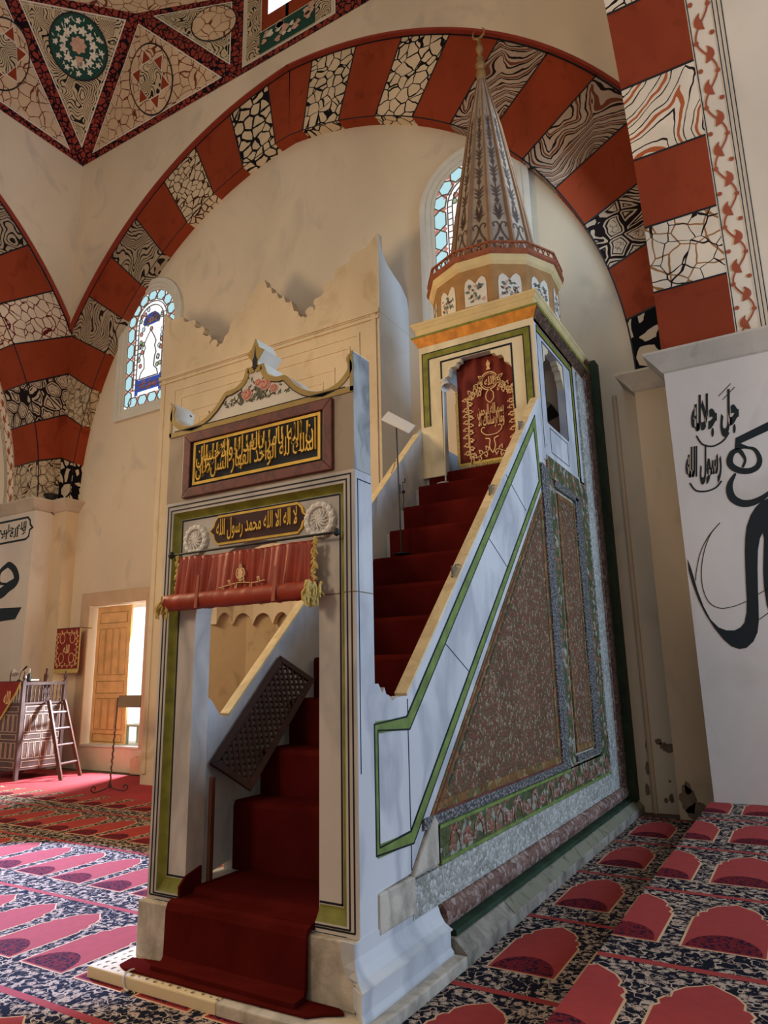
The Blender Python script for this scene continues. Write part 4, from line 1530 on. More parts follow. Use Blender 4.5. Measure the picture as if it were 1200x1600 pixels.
# silver beads
mb = MB()
mb.box((W - .02, 3.99, .93), (W + .030, 4.10, 4.3))
mb.box((W - .02, 4.14, .93), (W + .022, 4.27, 4.3))
mb.box((W - .02, .80, .87), (W + .02, 4.27, .945))
mb.box((W - .02, 5.36, .93), (W + .030, 5.50, 4.16))
mb.box((W - .02, 5.54, .93), (W + .022, 5.66, 4.16))
mb.box((W - .02, 4.55, .90), (W + .024, 5.66, .97))
mb.box((W - .02, 4.50, 4.10), (W + .03, 5.66, 4.20))
mb.build('silver_bead', 'bead', FL, bevel=.008)
mb = MB()
mb.prism([(1.05, .86), (6.0, .86), (6.0, 4.45), (5.68, 4.45), (5.68, .88), (4.52, .88), (4.52, 4.1), (4.30, 4.3), (4.30, .62), (1.05, .62)], 'x', W - .02, W + .008)
mb.prism([(1.05, .62), (6.0, .62), (6.0, .86), (1.05, .86)], 'x', W - .02, W + .009)
mb.prism([(4.28, 4.20), (5.68, 4.20), (5.68, 4.47), (4.28, 4.47)], 'x', W - .02, W + .010)
mb.build('floral_relief', 'floralband', FL)
gt = MB()
gt.box((W, 1.05, .605), (W + .016, 6.0, .63)).box((W, 1.05, .84), (W + .016, 4.28, .865))
gt.build('green_edge', 'green', FL)
rc = MB()
for i in range(11):
    y_ = 1.2 + i * .44
    rc.strip([(y_, .66), (y_ + .03, .76), (y_ + .10, .82), (y_ + .17, .76), (y_ + .2, .66)], .035, 'x', W + .008, W + .016)
    rc.prism([(y_ + .24, .66), (y_ + .40, .66), (y_ + .40, .74), (y_ + .24, .74)], 'x', W + .008, W + .014)
rc.build('red_motifs', speckle('red_motif', lin(142, 94, 74), lin(170, 140, 120), lin(120, 60, 50), lin(180, 170, 150), 40), FL)
mb = MB()
mb.box((W - .02, .62, .37), (W + .018, 6.42, .60))
mb.box((W - .02, 6.02, .60), (W + .018, 6.42, 6.2))
mb.build('pale_relief_band', 'band', FL)
mb = MB()
mb.prism([(.66, .66), (.95, .95), (1.0, .90), (1.0, .62), (.62, .62)], 'x', W - .02, W + .03)
mb.build('corner_stone', 'basestone', FL, bevel=.015)
# brown torus, dark green strip and plinth, mitred upwards at the wall
tor = [(W - .02, .375), (W + .035, .365), (W + .065, .33), (W + .075, .28), (W + .065, .235), (W + .03, .205), (W - .02, .2)]
mb = MB()
mb.prism([(x, z) for x, z in tor], 'y', 1.0, 6.65)
mb.prism([(W - .02, 6.40), (W + .04, 6.42), (W + .07, 6.50), (W + .07, 6.58), (W + .04, 6.64), (W - .02, 6.66)], 'z', .25, 6.5)
mb.build('brown_torus', 'torus', PUL, smooth=False)
MB().prism([(W - .02, 6.41), (W + .078, 6.44), (W + .078, 6.63), (W - .02, 6.66)], 'z', .37, 6.55).build('brown_strip', 'brownrelief', PUL)
mb = MB()
mb.box((W - .02, 1.05, .165), (W + .11, 6.80, .205))
mb.build('dark_groove', 'dgreen', PUL)
mb = MB().box((W - .02, 6.65, .16), (W + .155, YW + .01, 6.60))
mb.build('green_end_strip', 'dgreen', PUL)
mb = MB()
mb.prism([(W - .02, .0), (W + .21, .0), (W + .21, .085), (W + .12, .165), (W - .02, .165)], 'y', 1.0, YW - .01)
mb.build('plinth', 'plinth', PUL, bevel=.006)
gp = MB().add([(W + .125, 1.9, .166), (W + .125, 6.85, .166), (W + .205, 6.85, .095), (W + .205, 1.9, .095)], [(0, 3, 2, 1)])
gp.build('plinth_green_paint', 'greenplinth', PUL)
gp = MB()
for i, (y_, r_) in enumerate(((.35, .2), (.9, .16), (1.35, .14))):
    pass
# body behind the kiosk
mb = MB()
mb.box((0, 5.83, .165), (W - .012, YW, 6.25))
mb.box((0, 4.18, .1), (.12, 5.83, 4.55))
mb.build('rear_body', 'marb', PUL)

# --- kiosk
KY0, KY1, KX0 = 4.18, 5.86, .13
KZ0, KZ1 = 4.40, 6.25
mb = MB()
mb.box((KX0, KY0, KZ0), (.46, KY0 + .11, KZ1))
mb.box((1.44, KY0, KZ0), (W, KY0 + .11, KZ1))
mb.box((.46, KY0, 5.96), (1.44, KY0 + .11, KZ1))
# side frames right and left
for xa, xb in ((W - .10, W), (KX0, KX0 + .10)):
    mb.box((xa, KY0 + .11, KZ0), (xb, 4.46, KZ1))
    mb.box((xa, 5.34, KZ0), (xb, KY1, KZ1))
    mb.box((xa, 4.46, 6.02), (xb, 5.34, KZ1))
    mb.box((xa, 4.46, KZ0), (xb, 5.34, 4.93))
mb.box((KX0, KY1 - .1, KZ0), (W, KY1, KZ1))
mb.box((KX0, KY0, KZ1 - .05), (W, KY1, KZ1))
KI = mb.build('kiosk', 'marb', PUL, label='white marble kiosk at the stair head')
fc = MB()
fc.box((KX0, KY0 - .004, KZ0), (.46, KY0, KZ1)).box((1.44, KY0 - .004, KZ0), (W, KY0, KZ1)).box((.46, KY0 - .004, 5.96), (1.44, KY0, KZ1))
fc.build('front_facing', 'marbcream', KI, label='cream veined front of the kiosk')
bl = [(x_ * .78, z_ * .72) for x_, z_ in [(.0, .0), (.36, .0), (.35, -.08), (.29, -.09), (.255, -.15), (.17, -.155), (.135, -.21), (.125, -.30), (.06, -.33), (.0, -.46)]]
for poly, ax_, e0, e1 in (([(.46 + p, 5.97 + q) for p, q in bl], 'y', KY0 - .004, KY0 + .10), ([(1.44 - p, 5.97 + q) for p, q in bl][::-1], 'y', KY0 - .004, KY0 + .10),
                          ([(4.46 + p * .9, 6.02 + q) for p, q in bl], 'x', W - .095, W - .005), ([(5.34 - p * .9, 6.02 + q) for p, q in bl][::-1], 'x', W - .095, W - .005)):
    MB().prism(poly, ax_, e0, e1).build('lobed_bracket', 'marbcream', KI)
g = MB()
g.strip([(.225, 5.10), (.225, 6.10), (W - .105, 6.10), (W - .105, 5.02)], .075, 'y', KY0 - .014, KY0)
g.strip([(4.34, 4.6), (4.34, 4.62)], .02, 'x', W, W + .003)
g.strip([(4.26, 6.13), (5.74, 6.13), (5.74, 4.52)], .07, 'x', W, W + .008)
g.build('green_band', 'greenfront', KI)
g = MB()
for d in (-.045, .045):
    g.strip([(.225 - d, 5.10), (.225 - d, 6.10 + d), (W - .105 + d, 6.10 + d), (W - .105 + d, 5.02)], .012, 'y', KY0 - .015, KY0)
g.strip([(.455, 4.6), (.455, 5.975), (1.445, 5.975), (1.445, 5.1)], .022, 'y', KY0 - .009, KY0)
for d in (-.042, .042):
    g.strip([(4.24, 6.13 + d), (5.74 + d, 6.13 + d), (5.74 + d, 4.52)], .010, 'x', W, W + .009)
g.strip([(4.25, 4.55), (4.25, 6.18)], .010, 'x', W, W + .004)
g.strip([(4.45, 4.94), (4.45, 6.03), (5.35, 6.03), (5.35, 4.94)], .014, 'x', W, W + .004)
rect(g, 4.52, 5.27, 4.56, 4.88, .008, W, W + .004, 'x')
g.build('black_inlay_line', 'black', KI)
# striped voussoirs of the rear arch inside the kiosk
vo = MB()
for k in range(9):
    a0, a1 = pi * k / 9, pi * (k + 1) / 9
    c, z_ = .94, 5.25
    q = [(c + .42 * cos(a0), z_ + .42 * sin(a0)), (c + .66 * cos(a0), z_ + .66 * sin(a0)), (c + .66 * cos(a1), z_ + .66 * sin(a1)), (c + .42 * cos(a1), z_ + .42 * sin(a1))]
    vo.prism(q, 'y', KY1 - .12, KY1 - .09, k % 2)
vo.build('striped_arch', [plain('dusty_pink_stone', lin(150, 126, 122), .8), 'black'], KI)
MB().box((.4, KY1 - .115, KZ0 + .1), (1.48, KY1 - .095, 5.25)).build('dark_rear_opening', 'p1' if 0 else 'iron', KI)  # black sheet painting the darkness of the open kiosk back


# cornice
def flare(mb, e0, z0, e1, z1, mi=0):
    a = [(KX0 - e0, KY0 - e0, z0), (W + e0, KY0 - e0, z0), (W + e0, YW, z0), (KX0 - e0, YW, z0)]
    b = [(KX0 - e1, KY0 - e1, z1), (W + e1, KY0 - e1, z1), (W + e1, YW, z1), (KX0 - e1, YW, z1)]
    mb.add(a + b, [(0, 3, 2, 1), (4, 5, 6, 7), (0, 1, 5, 4), (1, 2, 6, 5), (2, 3, 7, 6), (3, 0, 4, 7)], mi)


c1 = MB()
flare(c1, .005, KZ1, .07, KZ1 + .12, 0)
flare(c1, .072, KZ1 + .12, .085, KZ1 + .145, 1)
flare(c1, .02, KZ1 + .145, .035, KZ1 + .26, 2)
flare(c1, .04, KZ1 + .26, .07, KZ1 + .31, 2)
flare(c1, .075, KZ1 + .31, .085, KZ1 + .34, 2)
# right side of the gilt cove is bare brown
c1.build('cornice', ['orange', 'greenfront', 'cornice'], KI)
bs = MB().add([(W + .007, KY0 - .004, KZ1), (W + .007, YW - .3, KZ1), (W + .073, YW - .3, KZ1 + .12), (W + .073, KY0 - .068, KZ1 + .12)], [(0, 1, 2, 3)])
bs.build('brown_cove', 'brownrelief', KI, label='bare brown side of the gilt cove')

# drum, lattice, spire, finial
AX, AY = .955, 5.02
RD = .955
N = 12
rot = pi / 12 + radians(4)
D0 = KZ1 + .34
mb = MB()
mb.lathe([(RD - .06, D0 - .01), (RD - .06, D0 + .58)], (AX, AY, 0), N, 0, rot)
mb.lathe([(RD - .055, D0 + .58), (RD - .02, D0 + .62), (RD + .0, D0 + .70)], (AX, AY, 0), N, 1, rot)
mb.lathe([(RD + .01, D0 + .70), (RD + .03, D0 + .72), (RD + .03, D0 + .76), (.6, D0 + .78)], (AX, AY, 0), N, 2, rot)
DR = mb.build('drum', ['tan', 'cornice', 'lattice'], PUL)
pm = MB()


def facepts(k, pts, r0, z0, r1, z1, off, flipn=False):
    """pts (u,v): u across -.5..5, v 0..1 up face k of a twelve sided cone"""
    t0, t1 = rot + 2 * pi * k / N, rot + 2 * pi * (k + 1) / N
    out = []
    for u, v in pts:
        r = r0 + (r1 - r0) * v + off
        z = z0 + (z1 - z0) * v
        a = Vector((cos(t0) * r, sin(t0) * r))
        b = Vector((cos(t1) * r, sin(t1) * r))
        p = a + (b - a) * (u + .5)
        out.append((AX + p.x, AY + p.y, z))
    return out


arch = [(-.33, .0), (.33, .0), (.33, .55), (.30, .70), (.20, .78), (.10, .72), (.0, .60), (-.10, .72), (-.20, .78), (-.30, .70), (-.33, .55)]
for k in range(N):
    P = facepts(k, arch, RD - .06, D0 + .04, RD - .06, D0 + .56, .006)
    pm.add(P, [tuple(range(len(P)))], 0)
    rd = random.Random(k)
    for i in range(34):
        u, v, s_ = rd.uniform(-.24, .24), rd.uniform(.12, .58), rd.uniform(.04, .09)
        a = rd.random() * 6
        P = facepts(k, [(u + s_ * cos(a + t) * (1 if j % 2 else .5), v + s_ * sin(a + t) * (1 if j % 2 else .5)) for j, t in enumerate([0, 1.57, 3.14, 4.71])], RD - .06, D0 + .04, RD - .06, D0 + .56, .008 + .0001 * i)
        pm.add(P, [(0, 1, 2, 3)], rd.choice([1, 2, 3, 2]))
pm.build('painted_panel', ['ceilcream', 'medpink', plain('bluegreen_paint', lin(96, 110, 100), .8), 'coneo'], DR)
lt = MB()
zl = D0 + .78
for k in range(N):
    r = RD + .02
    for v0, v1 in ((0, .018), (.10, .125)):
        P = facepts(k, [(-.5, 0), (.5, 0), (.5, 1), (-.5, 1)], r, zl + v0 - .02, r, zl + v1 - .02, 0)
        Q = facepts(k, [(-.5, 0), (.5, 0), (.5, 1), (-.5, 1)], r - .025, zl + v0 - .02, r - .025, zl + v1 - .02, 0)
        lt.add(P + Q, [(0, 1, 2, 3), (7, 6, 5, 4), (3, 2, 6, 7), (0, 4, 5, 1)])
    for i in range(5):
        u = -.4 + i * .2
        arcp = [(u + .095 * cos(t), .8 * sin(t)) for t in [pi * j / 8 for j in range(9)]]
        P = facepts(k, arcp, r - .012, zl - .01, r - .012, zl + .10, 0)
        lt.tube(P, .009, 5)
lt.build('lattice_cresting', 'lattice', PUL)
# spire
prof = [(.69, D0 + .76), (.60, D0 + 1.2), (.50, D0 + 1.9), (.36, D0 + 2.75), (.245, D0 + 3.45), (.13, D0 + 4.0), (.065, D0 + 4.32)]
mb = MB().lathe(prof, (AX, AY, 0), N, 0, rot)
SPI = mb.build('spire', 'coneg', PUL)
rb = MB()
for k in range(N):
    t = rot + 2 * pi * k / N
    pts = [(AX + (r + .002) * cos(t), AY + (r + .002) * sin(t), z) for r, z in prof]
    rb.tube(pts, [.036, .034, .030, .024, .018, .012, .008], 6)
rb.build('spire_rib', 'cone', SPI)
om = MB()


def prof_r(z):
    for (r0, z0), (r1, z1) in zip(prof, prof[1:]):
        if z0 <= z <= z1:
            return r0 + (r1 - r0) * (z - z0) / (z1 - z0)
    return prof[-1][0]


def cone_strip(k, path, w):
    """path in (u metres across, height above the spire foot)"""
    L, R_ = offset(path, w)

    def pt(u, h):
        z = prof[0][1] + h
        r = prof_r(min(max(z, prof[0][1]), prof[-1][1]))
        t = rot + 2 * pi * (k + .5) / N
        ra = r * cos(pi / N) + .006
        return (AX + ra * cos(t) - u * sin(t), AY + ra * sin(t) + u * cos(t), z)
    for i in range(len(path) - 1):
        om.add([pt(*L[i]), pt(*L[i + 1]), pt(*R_[i + 1]), pt(*R_[i])], [(0, 1, 2, 3)])


for k in range(N):
    for s in (1, -1):
        f = lambda L_: [(s * a, b) for a, b in L_]
        cone_strip(k, f(smooth_path([(.0, .62), (.03, .50), (.10, .36), (.105, .25), (.05, .20), (.02, .26)], 4)), .026)
        cone_strip(k, f(smooth_path([(.0, .60), (.04, .68), (.09, .66), (.08, .60)], 4)), .020)
        cone_strip(k, f([(.0, .06), (.03, .10), (.015, .20), (.04, .26)]), .034)
        cone_strip(k, f([(.10, .22), (.10, .16), (.10, .10)]), .013)
        for j in range(4):
            cone_strip(k, f(smooth_path([(.0, .72 + j * .035), (.03, .80 + j * .05), (.085 - j * .018, .84 + j * .06)], 3)), [.008, .02, .026, .026, .02, .012, .006])
        for (h, q) in ((1.12, .7), (1.50, .6), (1.85, .5), (2.2, .4), (2.5, .32)):
            for j in range(3):
                cone_strip(k, f([(.0, h + j * .05), (.04 * q, h + .05 + j * .06), (.10 * q, h + .07 + j * .08)]), [.006, .03 * q + .006, .006])
            cone_strip(k, f([(.0, h - .10), (.035 * q, h - .05), (.0, h)]), .02)
    cone_strip(k, [(0, .98), (0, 1.5), (0, 2.3), (0, 2.9)], [.018, .013, .009, .006])
    cone_strip(k, [(0, .28), (0, .42)], .06)
om.build('painted_ornament', 'coneo', SPI)
fz = D0 + 4.30
mb = MB()
mb.lathe([(.06, 0), (.075, .03), (.07, .10), (.08, .13), (.07, .19), (.03, .22), (.055, .25), (.085, .31), (.055, .37), (.03, .39), (.06, .44), (.03, .49), (.025, .53), (.05, .57), (.062, .62), (.045, .68), (.02, .72), (.03, .78), (.018, .83)], (AX, AY, fz), 14)
cres = [(AX + .10 * sin(t) * (1 - .15 * 0), AY - .0, fz + .93 - .10 * cos(t)) for t in [radians(a) for a in range(-140, 141, 20)]]
mb.tube(cres, [.006 + .014 * cos(pi * (i / (len(cres) - 1) - .5)) for i in range(len(cres))], 6)
mb.build('finial', plain('aged_gilt', lin(150, 118, 74), .5, .2, 10, metal=.4), PUL, smooth=True)

# ================================================================== THINGS ON THE PULPIT
# stair carpet
st = thing('stair_carpet', 'dark red carpet runner covering the pulpit steps and its threshold', 'carpet', (.88, 1.5, .46))
pth = [(-.20, .112), (-.105, .115), (-.085, .15), (-.075, .42), (-.06, .455), (-.03, .468), (.10, .468), (.118, .50), (.14, .505), (NOSE[0][0] - .03, .503)]
for i, (y, z) in enumerate(NOSE):
    zr = z
    pth += [(y - .022, pth[-1][1] + .01), (y - .024, zr - .03), (y - .012, zr - .006), (y + .01, zr)]
    yn = NOSE[i + 1][0] if i + 1 < len(NOSE) else 5.2
    pth.append((yn - .03, zr - .001))
mb = MB()
xsn = [OX0 + .012, .5, .88, 1.2, OX1 - .012]
lo = 7
for i in range(lo - 1):
    (ya, za), (yb, zb) = pth[i], pth[i + 1]
    mb.box((0, 0, 0), (0, 0, 0)) if False else None
vs, fs = [], []


def runner(seg, x0, x1, th=.014, nm='runner', rag=.0):
    vs, fs = [], []
    L, R_ = offset(seg, th * 2)
    nx = 6
    for i in range(len(seg)):
        for j in range(nx + 1):
            x = x0 + (x1 - x0) * j / nx
            wob = rag * sin(j * 2.1 + i * 1.3)
            vs.append((x, L[i][0] + wob, L[i][1]))
            vs.append((x, R_[i][0] + wob, R_[i][1]))
    S2 = (nx + 1) * 2
    for i in range(len(seg) - 1):
        for j in range(nx):
            a = i * S2 + j * 2
            fs.append((a, a + 2, a + 2 + S2, a + S2))
            fs.append((a + 1, a + 1 + S2, a + 3 + S2, a + 3))
        for j in (0, nx):
            a = i * S2 + j * 2
            fs.append((a, a + S2, a + 1 + S2, a + 1))
    for i in (0, len(seg) - 1):
        for j in range(nx):
            a = i * S2 + j * 2
            fs.append((a, a + 1, a + 3, a + 2))
    return MB().add(vs, fs)


runner(pth[:6], OX0 - .03, OX1 + .0, rag=.004).build('lower_runner', 'carpetred', st)
runner(pth[5:10], OX0 + .004, OX1 - .004, rag=.0).build('landing_runner', 'carpetred', st)
runner(pth[9:], .20, W - .10, rag=.003).build('upper_runner', 'carpetred', st)
mm = MB()
mm.prism([(.02, -.22), (.10, -.25), (.9, -.245), (1.55, -.225), (1.62, -.16), (1.72, -.10), (1.66, -.06), (.2, -.06), (.0, -.10)], 'z', .082, .098)
mm.build('threshold_mat', 'carpetred', st, bevel=.005)
MB().prism([(-.02, .47), (.18, .47), (.18, .64), (.03, .60), (-.02, .55)], 'x', OX0 + .002, OX0 + .02).build('turned_up_edge', 'carpetred', st)

# rolled curtain over the doorway
rc = thing('rolled_door_curtain', 'red satin curtain rolled up under the portal plaque with gold fringe', 'curtain', (.88, -.05, 2.5))
vs, fs = [], []
nx, nz = 180, 12
for j in range(nz + 1):
    for i in range(nx + 1):
        u, v = i / nx, j / nz
        x = .225 + u * 1.235
        z = 2.80 - v * .30 + .008 * sin(pi * u) * -1
        a = .010 + .012 * v
        y = -.040 - a * .55 * (sin(u * 120 + 3 * sin(u * 11) + v * 1.5) * .8 + sin(u * 67 + v * 3) * .6) - .02 * v - .012 * sin(u * 17 + v)
        vs.append((x, y, z))
for j in range(nz):
    for i in range(nx):
        a = j * (nx + 1) + i
        fs.append((a, a + 1, a + nx + 2, a + nx + 1))
mb = MB().add(vs, fs)
cb_ = mb.build('hanging_cloth', 'satin', rc, smooth=True)
sm = cb_.modifiers.new('solid', 'SOLIDIFY')
sm.thickness = .006
mb = MB()
n = 60
pts = [(.16 + 1.34 * i / n, -.085 + .001 * sin(i * 1.7), 2.46 + .0015 * sin(i * .9)) for i in range(n + 1)]
rs_ = [.061 + .0012 * sin(i * 1.1) + .0014 * sin(i * 2.7) for i in range(n + 1)]
mb.tube(pts, rs_, 18)
mb.build('cloth_roll', 'satin', rc, smooth=True)
mb = MB()
mb.tube([(.10, -.035, 2.83), (1.66, -.035, 2.83)], .009, 8)
mb.lathe([(.001, -.03), (.022, -.015), (.026, 0), (.022, .015), (.001, .03)], (.12, -.035, 2.83), 10)
mb.lathe([(.001, -.03), (.022, -.015), (.026, 0), (.022, .015), (.001, .03)], (1.64, -.035, 2.83), 10)
mb.build('curtain_rod', 'iron', rc)
mb = MB()
rd = random.Random(3)
for x in (.215, 1.475):
    for i in range(26):
        z = 2.81 - i * .012
        mb.tube([(x, -.05, z), (x + rd.uniform(-.02, .02), -.06, z - .008), (x + rd.uniform(-.03, .03), -.055, z - .03)], [.012, .011, .005], 5)
for x, n_, r in ((.15, 34, .07), (1.50, 60, .085)):
    for i in range(n_):
        a, q = rd.random() * 6.28, rd.random()
        x1, y1_, z1 = x + r * .5 * cos(a) * q, -.085 + r * sin(a) * q, 2.47 + rd.uniform(-.06, .03)
        mb.tube([(x1, y1_, z1 + .02), (x1 + rd.uniform(-.03, .03), y1_ - .02, z1 - .02), (x1 + rd.uniform(-.03, .03), y1_ - .02, z1 - .07)], [.010, .011, .006], 5)
mb.build('gold_fringe', 'fringe', rc, kind='stuff')
rr_ = plain('rust_ribbon', lin(168, 92, 66), .6)
for x in (.50, 1.20):
    MB().prism([(x, 2.40), (x + .028, 2.40), (x + .045, 2.63), (x + .02, 2.63)], 'y', -.158, -.148).build('tie_ribbon', rr_, rc)


def scroll_path(mb, path, plane, y0_, y1_, w=.010, step=.055, r=.028, seed=0):
    """embroidered garland: stem with curls on both sides"""
    mb.strip(path, w, plane, y0_, y1_)
    acc, sd = 0, 1
    rd = random.Random(seed)
    for i in range(len(path) - 1):
        a, b = Vector(path[i]), Vector(path[i + 1])
        L_ = (b - a).length
        d = (b - a).normalized()
        nn = Vector((-d.y, d.x))
        acc += L_
        if acc >= step:
            acc = 0
            sd = -sd
            c = a + nn * sd * r
            t0 = atan2(-(nn.y * sd), -(nn.x * sd))
            pts = [tuple(c + Vector((cos(t0 + sd * t), sin(t0 + sd * t))) * r * (1 - t / 9)) for t in [j * .7 for j in range(9)]]
            mb.strip(pts, [w, w, w * .9, w * .9, w * .8, w * .8, w * .7, w * .7, w * .9], plane, y0_, y1_)
            q = a + nn * sd * r * 2.1
            mb.prism([tuple(q + d * .016), tuple(q + nn * .008), tuple(q - d * .016), tuple(q - nn * .008)], plane, y0_, y1_)


mb = MB()
ye_ = -.085
scroll_path(mb, smooth_path([(.66, 2.535), (.76, 2.55), (.86, 2.56), (.98, 2.55), (1.08, 2.56)], 5), 'y', ye_, ye_ + .006, .006, .05, .014)
for s in (1, -1):
    mb.strip(smooth_path([(.86, 2.57), (.86 + s * .035, 2.61), (.86 + s * .03, 2.65), (.86 + s * .01, 2.66), (.86, 2.70)], 4), .009, 'y', ye_, ye_ + .006)
mb.prism([(.845, 2.58), (.875, 2.58), (.885, 2.63), (.86, 2.68), (.835, 2.63)], 'y', ye_, ye_ + .006)
mb.build('embroidery', 'embro', rc)

# kiosk curtain
kc = thing('embroidered_curtain', 'dark red curtain with gold embroidery hanging in the kiosk doorway', 'curtain', (1.05, KY0 + .2, 4.5))
X0, X1, Z0, Z1 = .60, 1.56, 4.53, 6.0
YC_ = KY0 + .16
vs, fs = [], []
nx, nz = 60, 14


def fold(u, v):
    return YC_ + .022 * sin(u * 17 + .6 * sin(v * 3)) * (.4 + .6 * v) + .012 * sin(u * 37) * v


for j in range(nz + 1):
    for i in range(nx + 1):
        u, v = i / nx, j / nz
        vs.append((X0 + (X1 - X0) * u, fold(u, v), Z0 + (Z1 - Z0) * v))
for j in range(nz):
    for i in range(nx):
        a = j * (nx + 1) + i
        fs.append((a, a + nx + 1, a + nx + 2, a + 1))
o = MB().add(vs, fs).build('hanging_cloth', plain('maroon_velvet', lin(112, 36, 24), .7, .15, 3), kc, smooth=True)
sm = o.modifiers.new('solid', 'SOLIDIFY')
sm.thickness = .008
em = MB()
cxk = 1.07
ZM = lambda z: 5.885 - (5.90 - z) * 1.17
y1e = YC_ - .036
y0e = y1e - .004
box_ = [(.76, 4.80), (.75, 5.05), (.76, 5.30), (.755, 5.48), (.80, 5.54), (.90, 5.56), (cxk - .12, 5.58)]
for s in (1, -1):
    f = lambda L_: [(cxk + s * (cxk - a), ZM(b)) for a, b in L_]
    pth_ = smooth_path(f(box_), 6)
    scroll_path(em, pth_, 'y', y0e, y1e, .014, .036, .034, seed=s)
    scroll_path(em, [(p_ + .012, q_ - .02) for p_, q_ in pth_], 'y', y0e - .001, y1e, .010, .05, .020, seed=s)
    scroll_path(em, smooth_path(f([(.76, 4.80), (.86, 4.80), (.95, 4.84), (1.02, 4.86)]), 6), 'y', y0e, y1e, .014, .036, .032)
    scroll_path(em, smooth_path(f([(.90, 5.56), (.92, 5.66), (.97, 5.70)]), 6), 'y', y0e, y1e, .013, .036, .028)
    em.strip(smooth_path(f([(cxk, 5.03), (cxk - .08, 5.04), (cxk - .14, 5.09), (cxk - .12, 5.13), (cxk - .09, 5.12)]), 5), .012, 'y', y0e, y1e)
    em.strip(smooth_path(f([(cxk, 4.82), (cxk - .04, 4.90), (cxk - .03, 4.98), (cxk - .09, 5.0)]), 5), .014, 'y', y0e, y1e)
    em.strip(smooth_path(f([(cxk, 5.40), (cxk - .05, 5.45), (cxk - .045, 5.52), (cxk, 5.56)]), 5), .012, 'y', y0e, y1e)
em.strip([(cxk + .12 * cos(t), ZM(5.66) + .12 * sin(t)) for t in [2 * pi * j / 24 for j in range(24)]], .016, 'y', y0e, y1e, closed=True)
em.strip([(cxk + .095 * cos(t), ZM(5.66) + .095 * sin(t)) for t in [2 * pi * j / 24 for j in range(24)]], .006, 'y', y0e, y1e, closed=True)
em.prism([(cxk - .03, 5.76), (cxk + .03, 5.76), (cxk + .015, 5.80), (cxk + .03, 5.84), (cxk, 5.90), (cxk - .03, 5.84), (cxk - .015, 5.80)], 'y', y0e, y1e)
em.build('embroidery', 'embro', kc)
lettering('embroidered_lettering', [shape('بسم الله الرحمن'), shape('وما ارسلناك الا')], 'embro', kc, (cxk, y1e, ZM(5.25)), (1, 0, 0), (0, 0, 1), .36, .34, .004, .012, rows=2)
lettering('embroidered_lettering', shape('الله'), 'embro', kc, (cxk, y1e, ZM(5.66)), (1, 0, 0), (0, 0, 1), .13, .12, .004, .02)
fb = MB()
fb.box((X0, YC_ - .04, Z0 - .01), (X1, YC_ - .025, Z0 + .02))
fb.box((X0 - .015, YC_ - .03, Z0), (X0 + .012, YC_ - .015, 5.55))
for i in range(44):
    x = X0 + .01 + i * .0215
    fb.tube([(x, YC_ - .032, Z0), (x + .002, YC_ - .036, Z0 - .035), (x, YC_ - .032, Z0 - .06)], [.007, .009, .004], 5)
for i in range(40):
    z = Z0 + i * .022
    fb.tube([(X0 - .01, YC_ - .025, z), (X0 - .03, YC_ - .025, z - .012)], [.006, .004], 4)
fb.build('gold_fringe', 'fringe', kc, kind='stuff')

# lattice gate leaning on the left balustrade
lg = thing('lattice_gate', 'dark wooden lattice gate leaning inside the portal on the left balustrade', 'gate', (.2, .9, 1.4))
GA, GB = Vector((.14, .416, 1.275)), Vector((.14, 1.235, 2.085))     # top edge on the balustrade
GD = Vector((.345, .49, .965))                                          # lower corner on the steps
LU, LV = (GB - GA).length, (GD - GA).length
GU = (GB - GA).normalized()
GV = (GD - GA)
GV = (GV - GU * GV.dot(GU)).normalized()
GN = GV.cross(GU)
GN = GN if GN.x > 0 else -GN


def lean(mb):
    """local (thickness, along, down) to the leaning gate"""
    mb.v = [tuple(GA + GU * p[1] + GV * p[2] + GN * p[0]) for p in mb.v]
    return mb


fbm = MB()
wf = .05
fbm.strip([(wf / 2, wf / 2), (LU - wf / 2, wf / 2), (LU - wf / 2, LV - wf / 2), (wf / 2, LV - wf / 2)], wf, 'x', 0, .035, closed=True)
lean(fbm).build('gate_frame', 'gatewood', lg, bevel=.004)
fbm = MB()
G = [Vector((0, 0))]
u_, v_ = Vector((1, 0)), Vector((0, 1))
cenG = Vector((LU / 2, LV / 2))
DVt = Vector((GU.z, GV.z)).normalized()
DH = Vector((-DVt.y, DVt.x))
xg0 = 0


def clipbar(c, d):
    t0, t1 = -9, 9
    for ax_, lo_, hi_ in ((u_, wf, LU - wf), (v_, wf, LV - wf)):
        o_ = (c - G[0]).dot(ax_)
        k = d.dot(ax_)
        if abs(k) < 1e-6:
            if not lo_ < o_ < hi_:
                return None
            continue
        a, b = (lo_ - o_) / k, (hi_ - o_) / k
        t0, t1 = max(t0, min(a, b)), min(t1, max(a, b))
    return (c + d * t0, c + d * t1) if t1 > t0 + .01 else None


for i in range(-20, 21):
    r = clipbar(cenG + DH * i * .044, DVt)
    if r:
        fbm.strip([tuple(r[0]), tuple(r[1])], .018, 'x', xg0 + .014, xg0 + .026)
    r = clipbar(cenG + DVt * i * .05, DH)
    if r:
        fbm.strip([tuple(r[0]), tuple(r[1])], .018, 'x', xg0 + .002, xg0 + .010)
lean(fbm).build('lattice_bars', 'gatewood', lg)
# short dark post behind the left jamb
MBx = MB().box((.335, .22, .524), (.365, .26, 1.22))
tag(MBx.build('wooden_stake', 'darkwood', bevel=.006), 'short dark wooden stake standing inside the left jamb', 'stake')

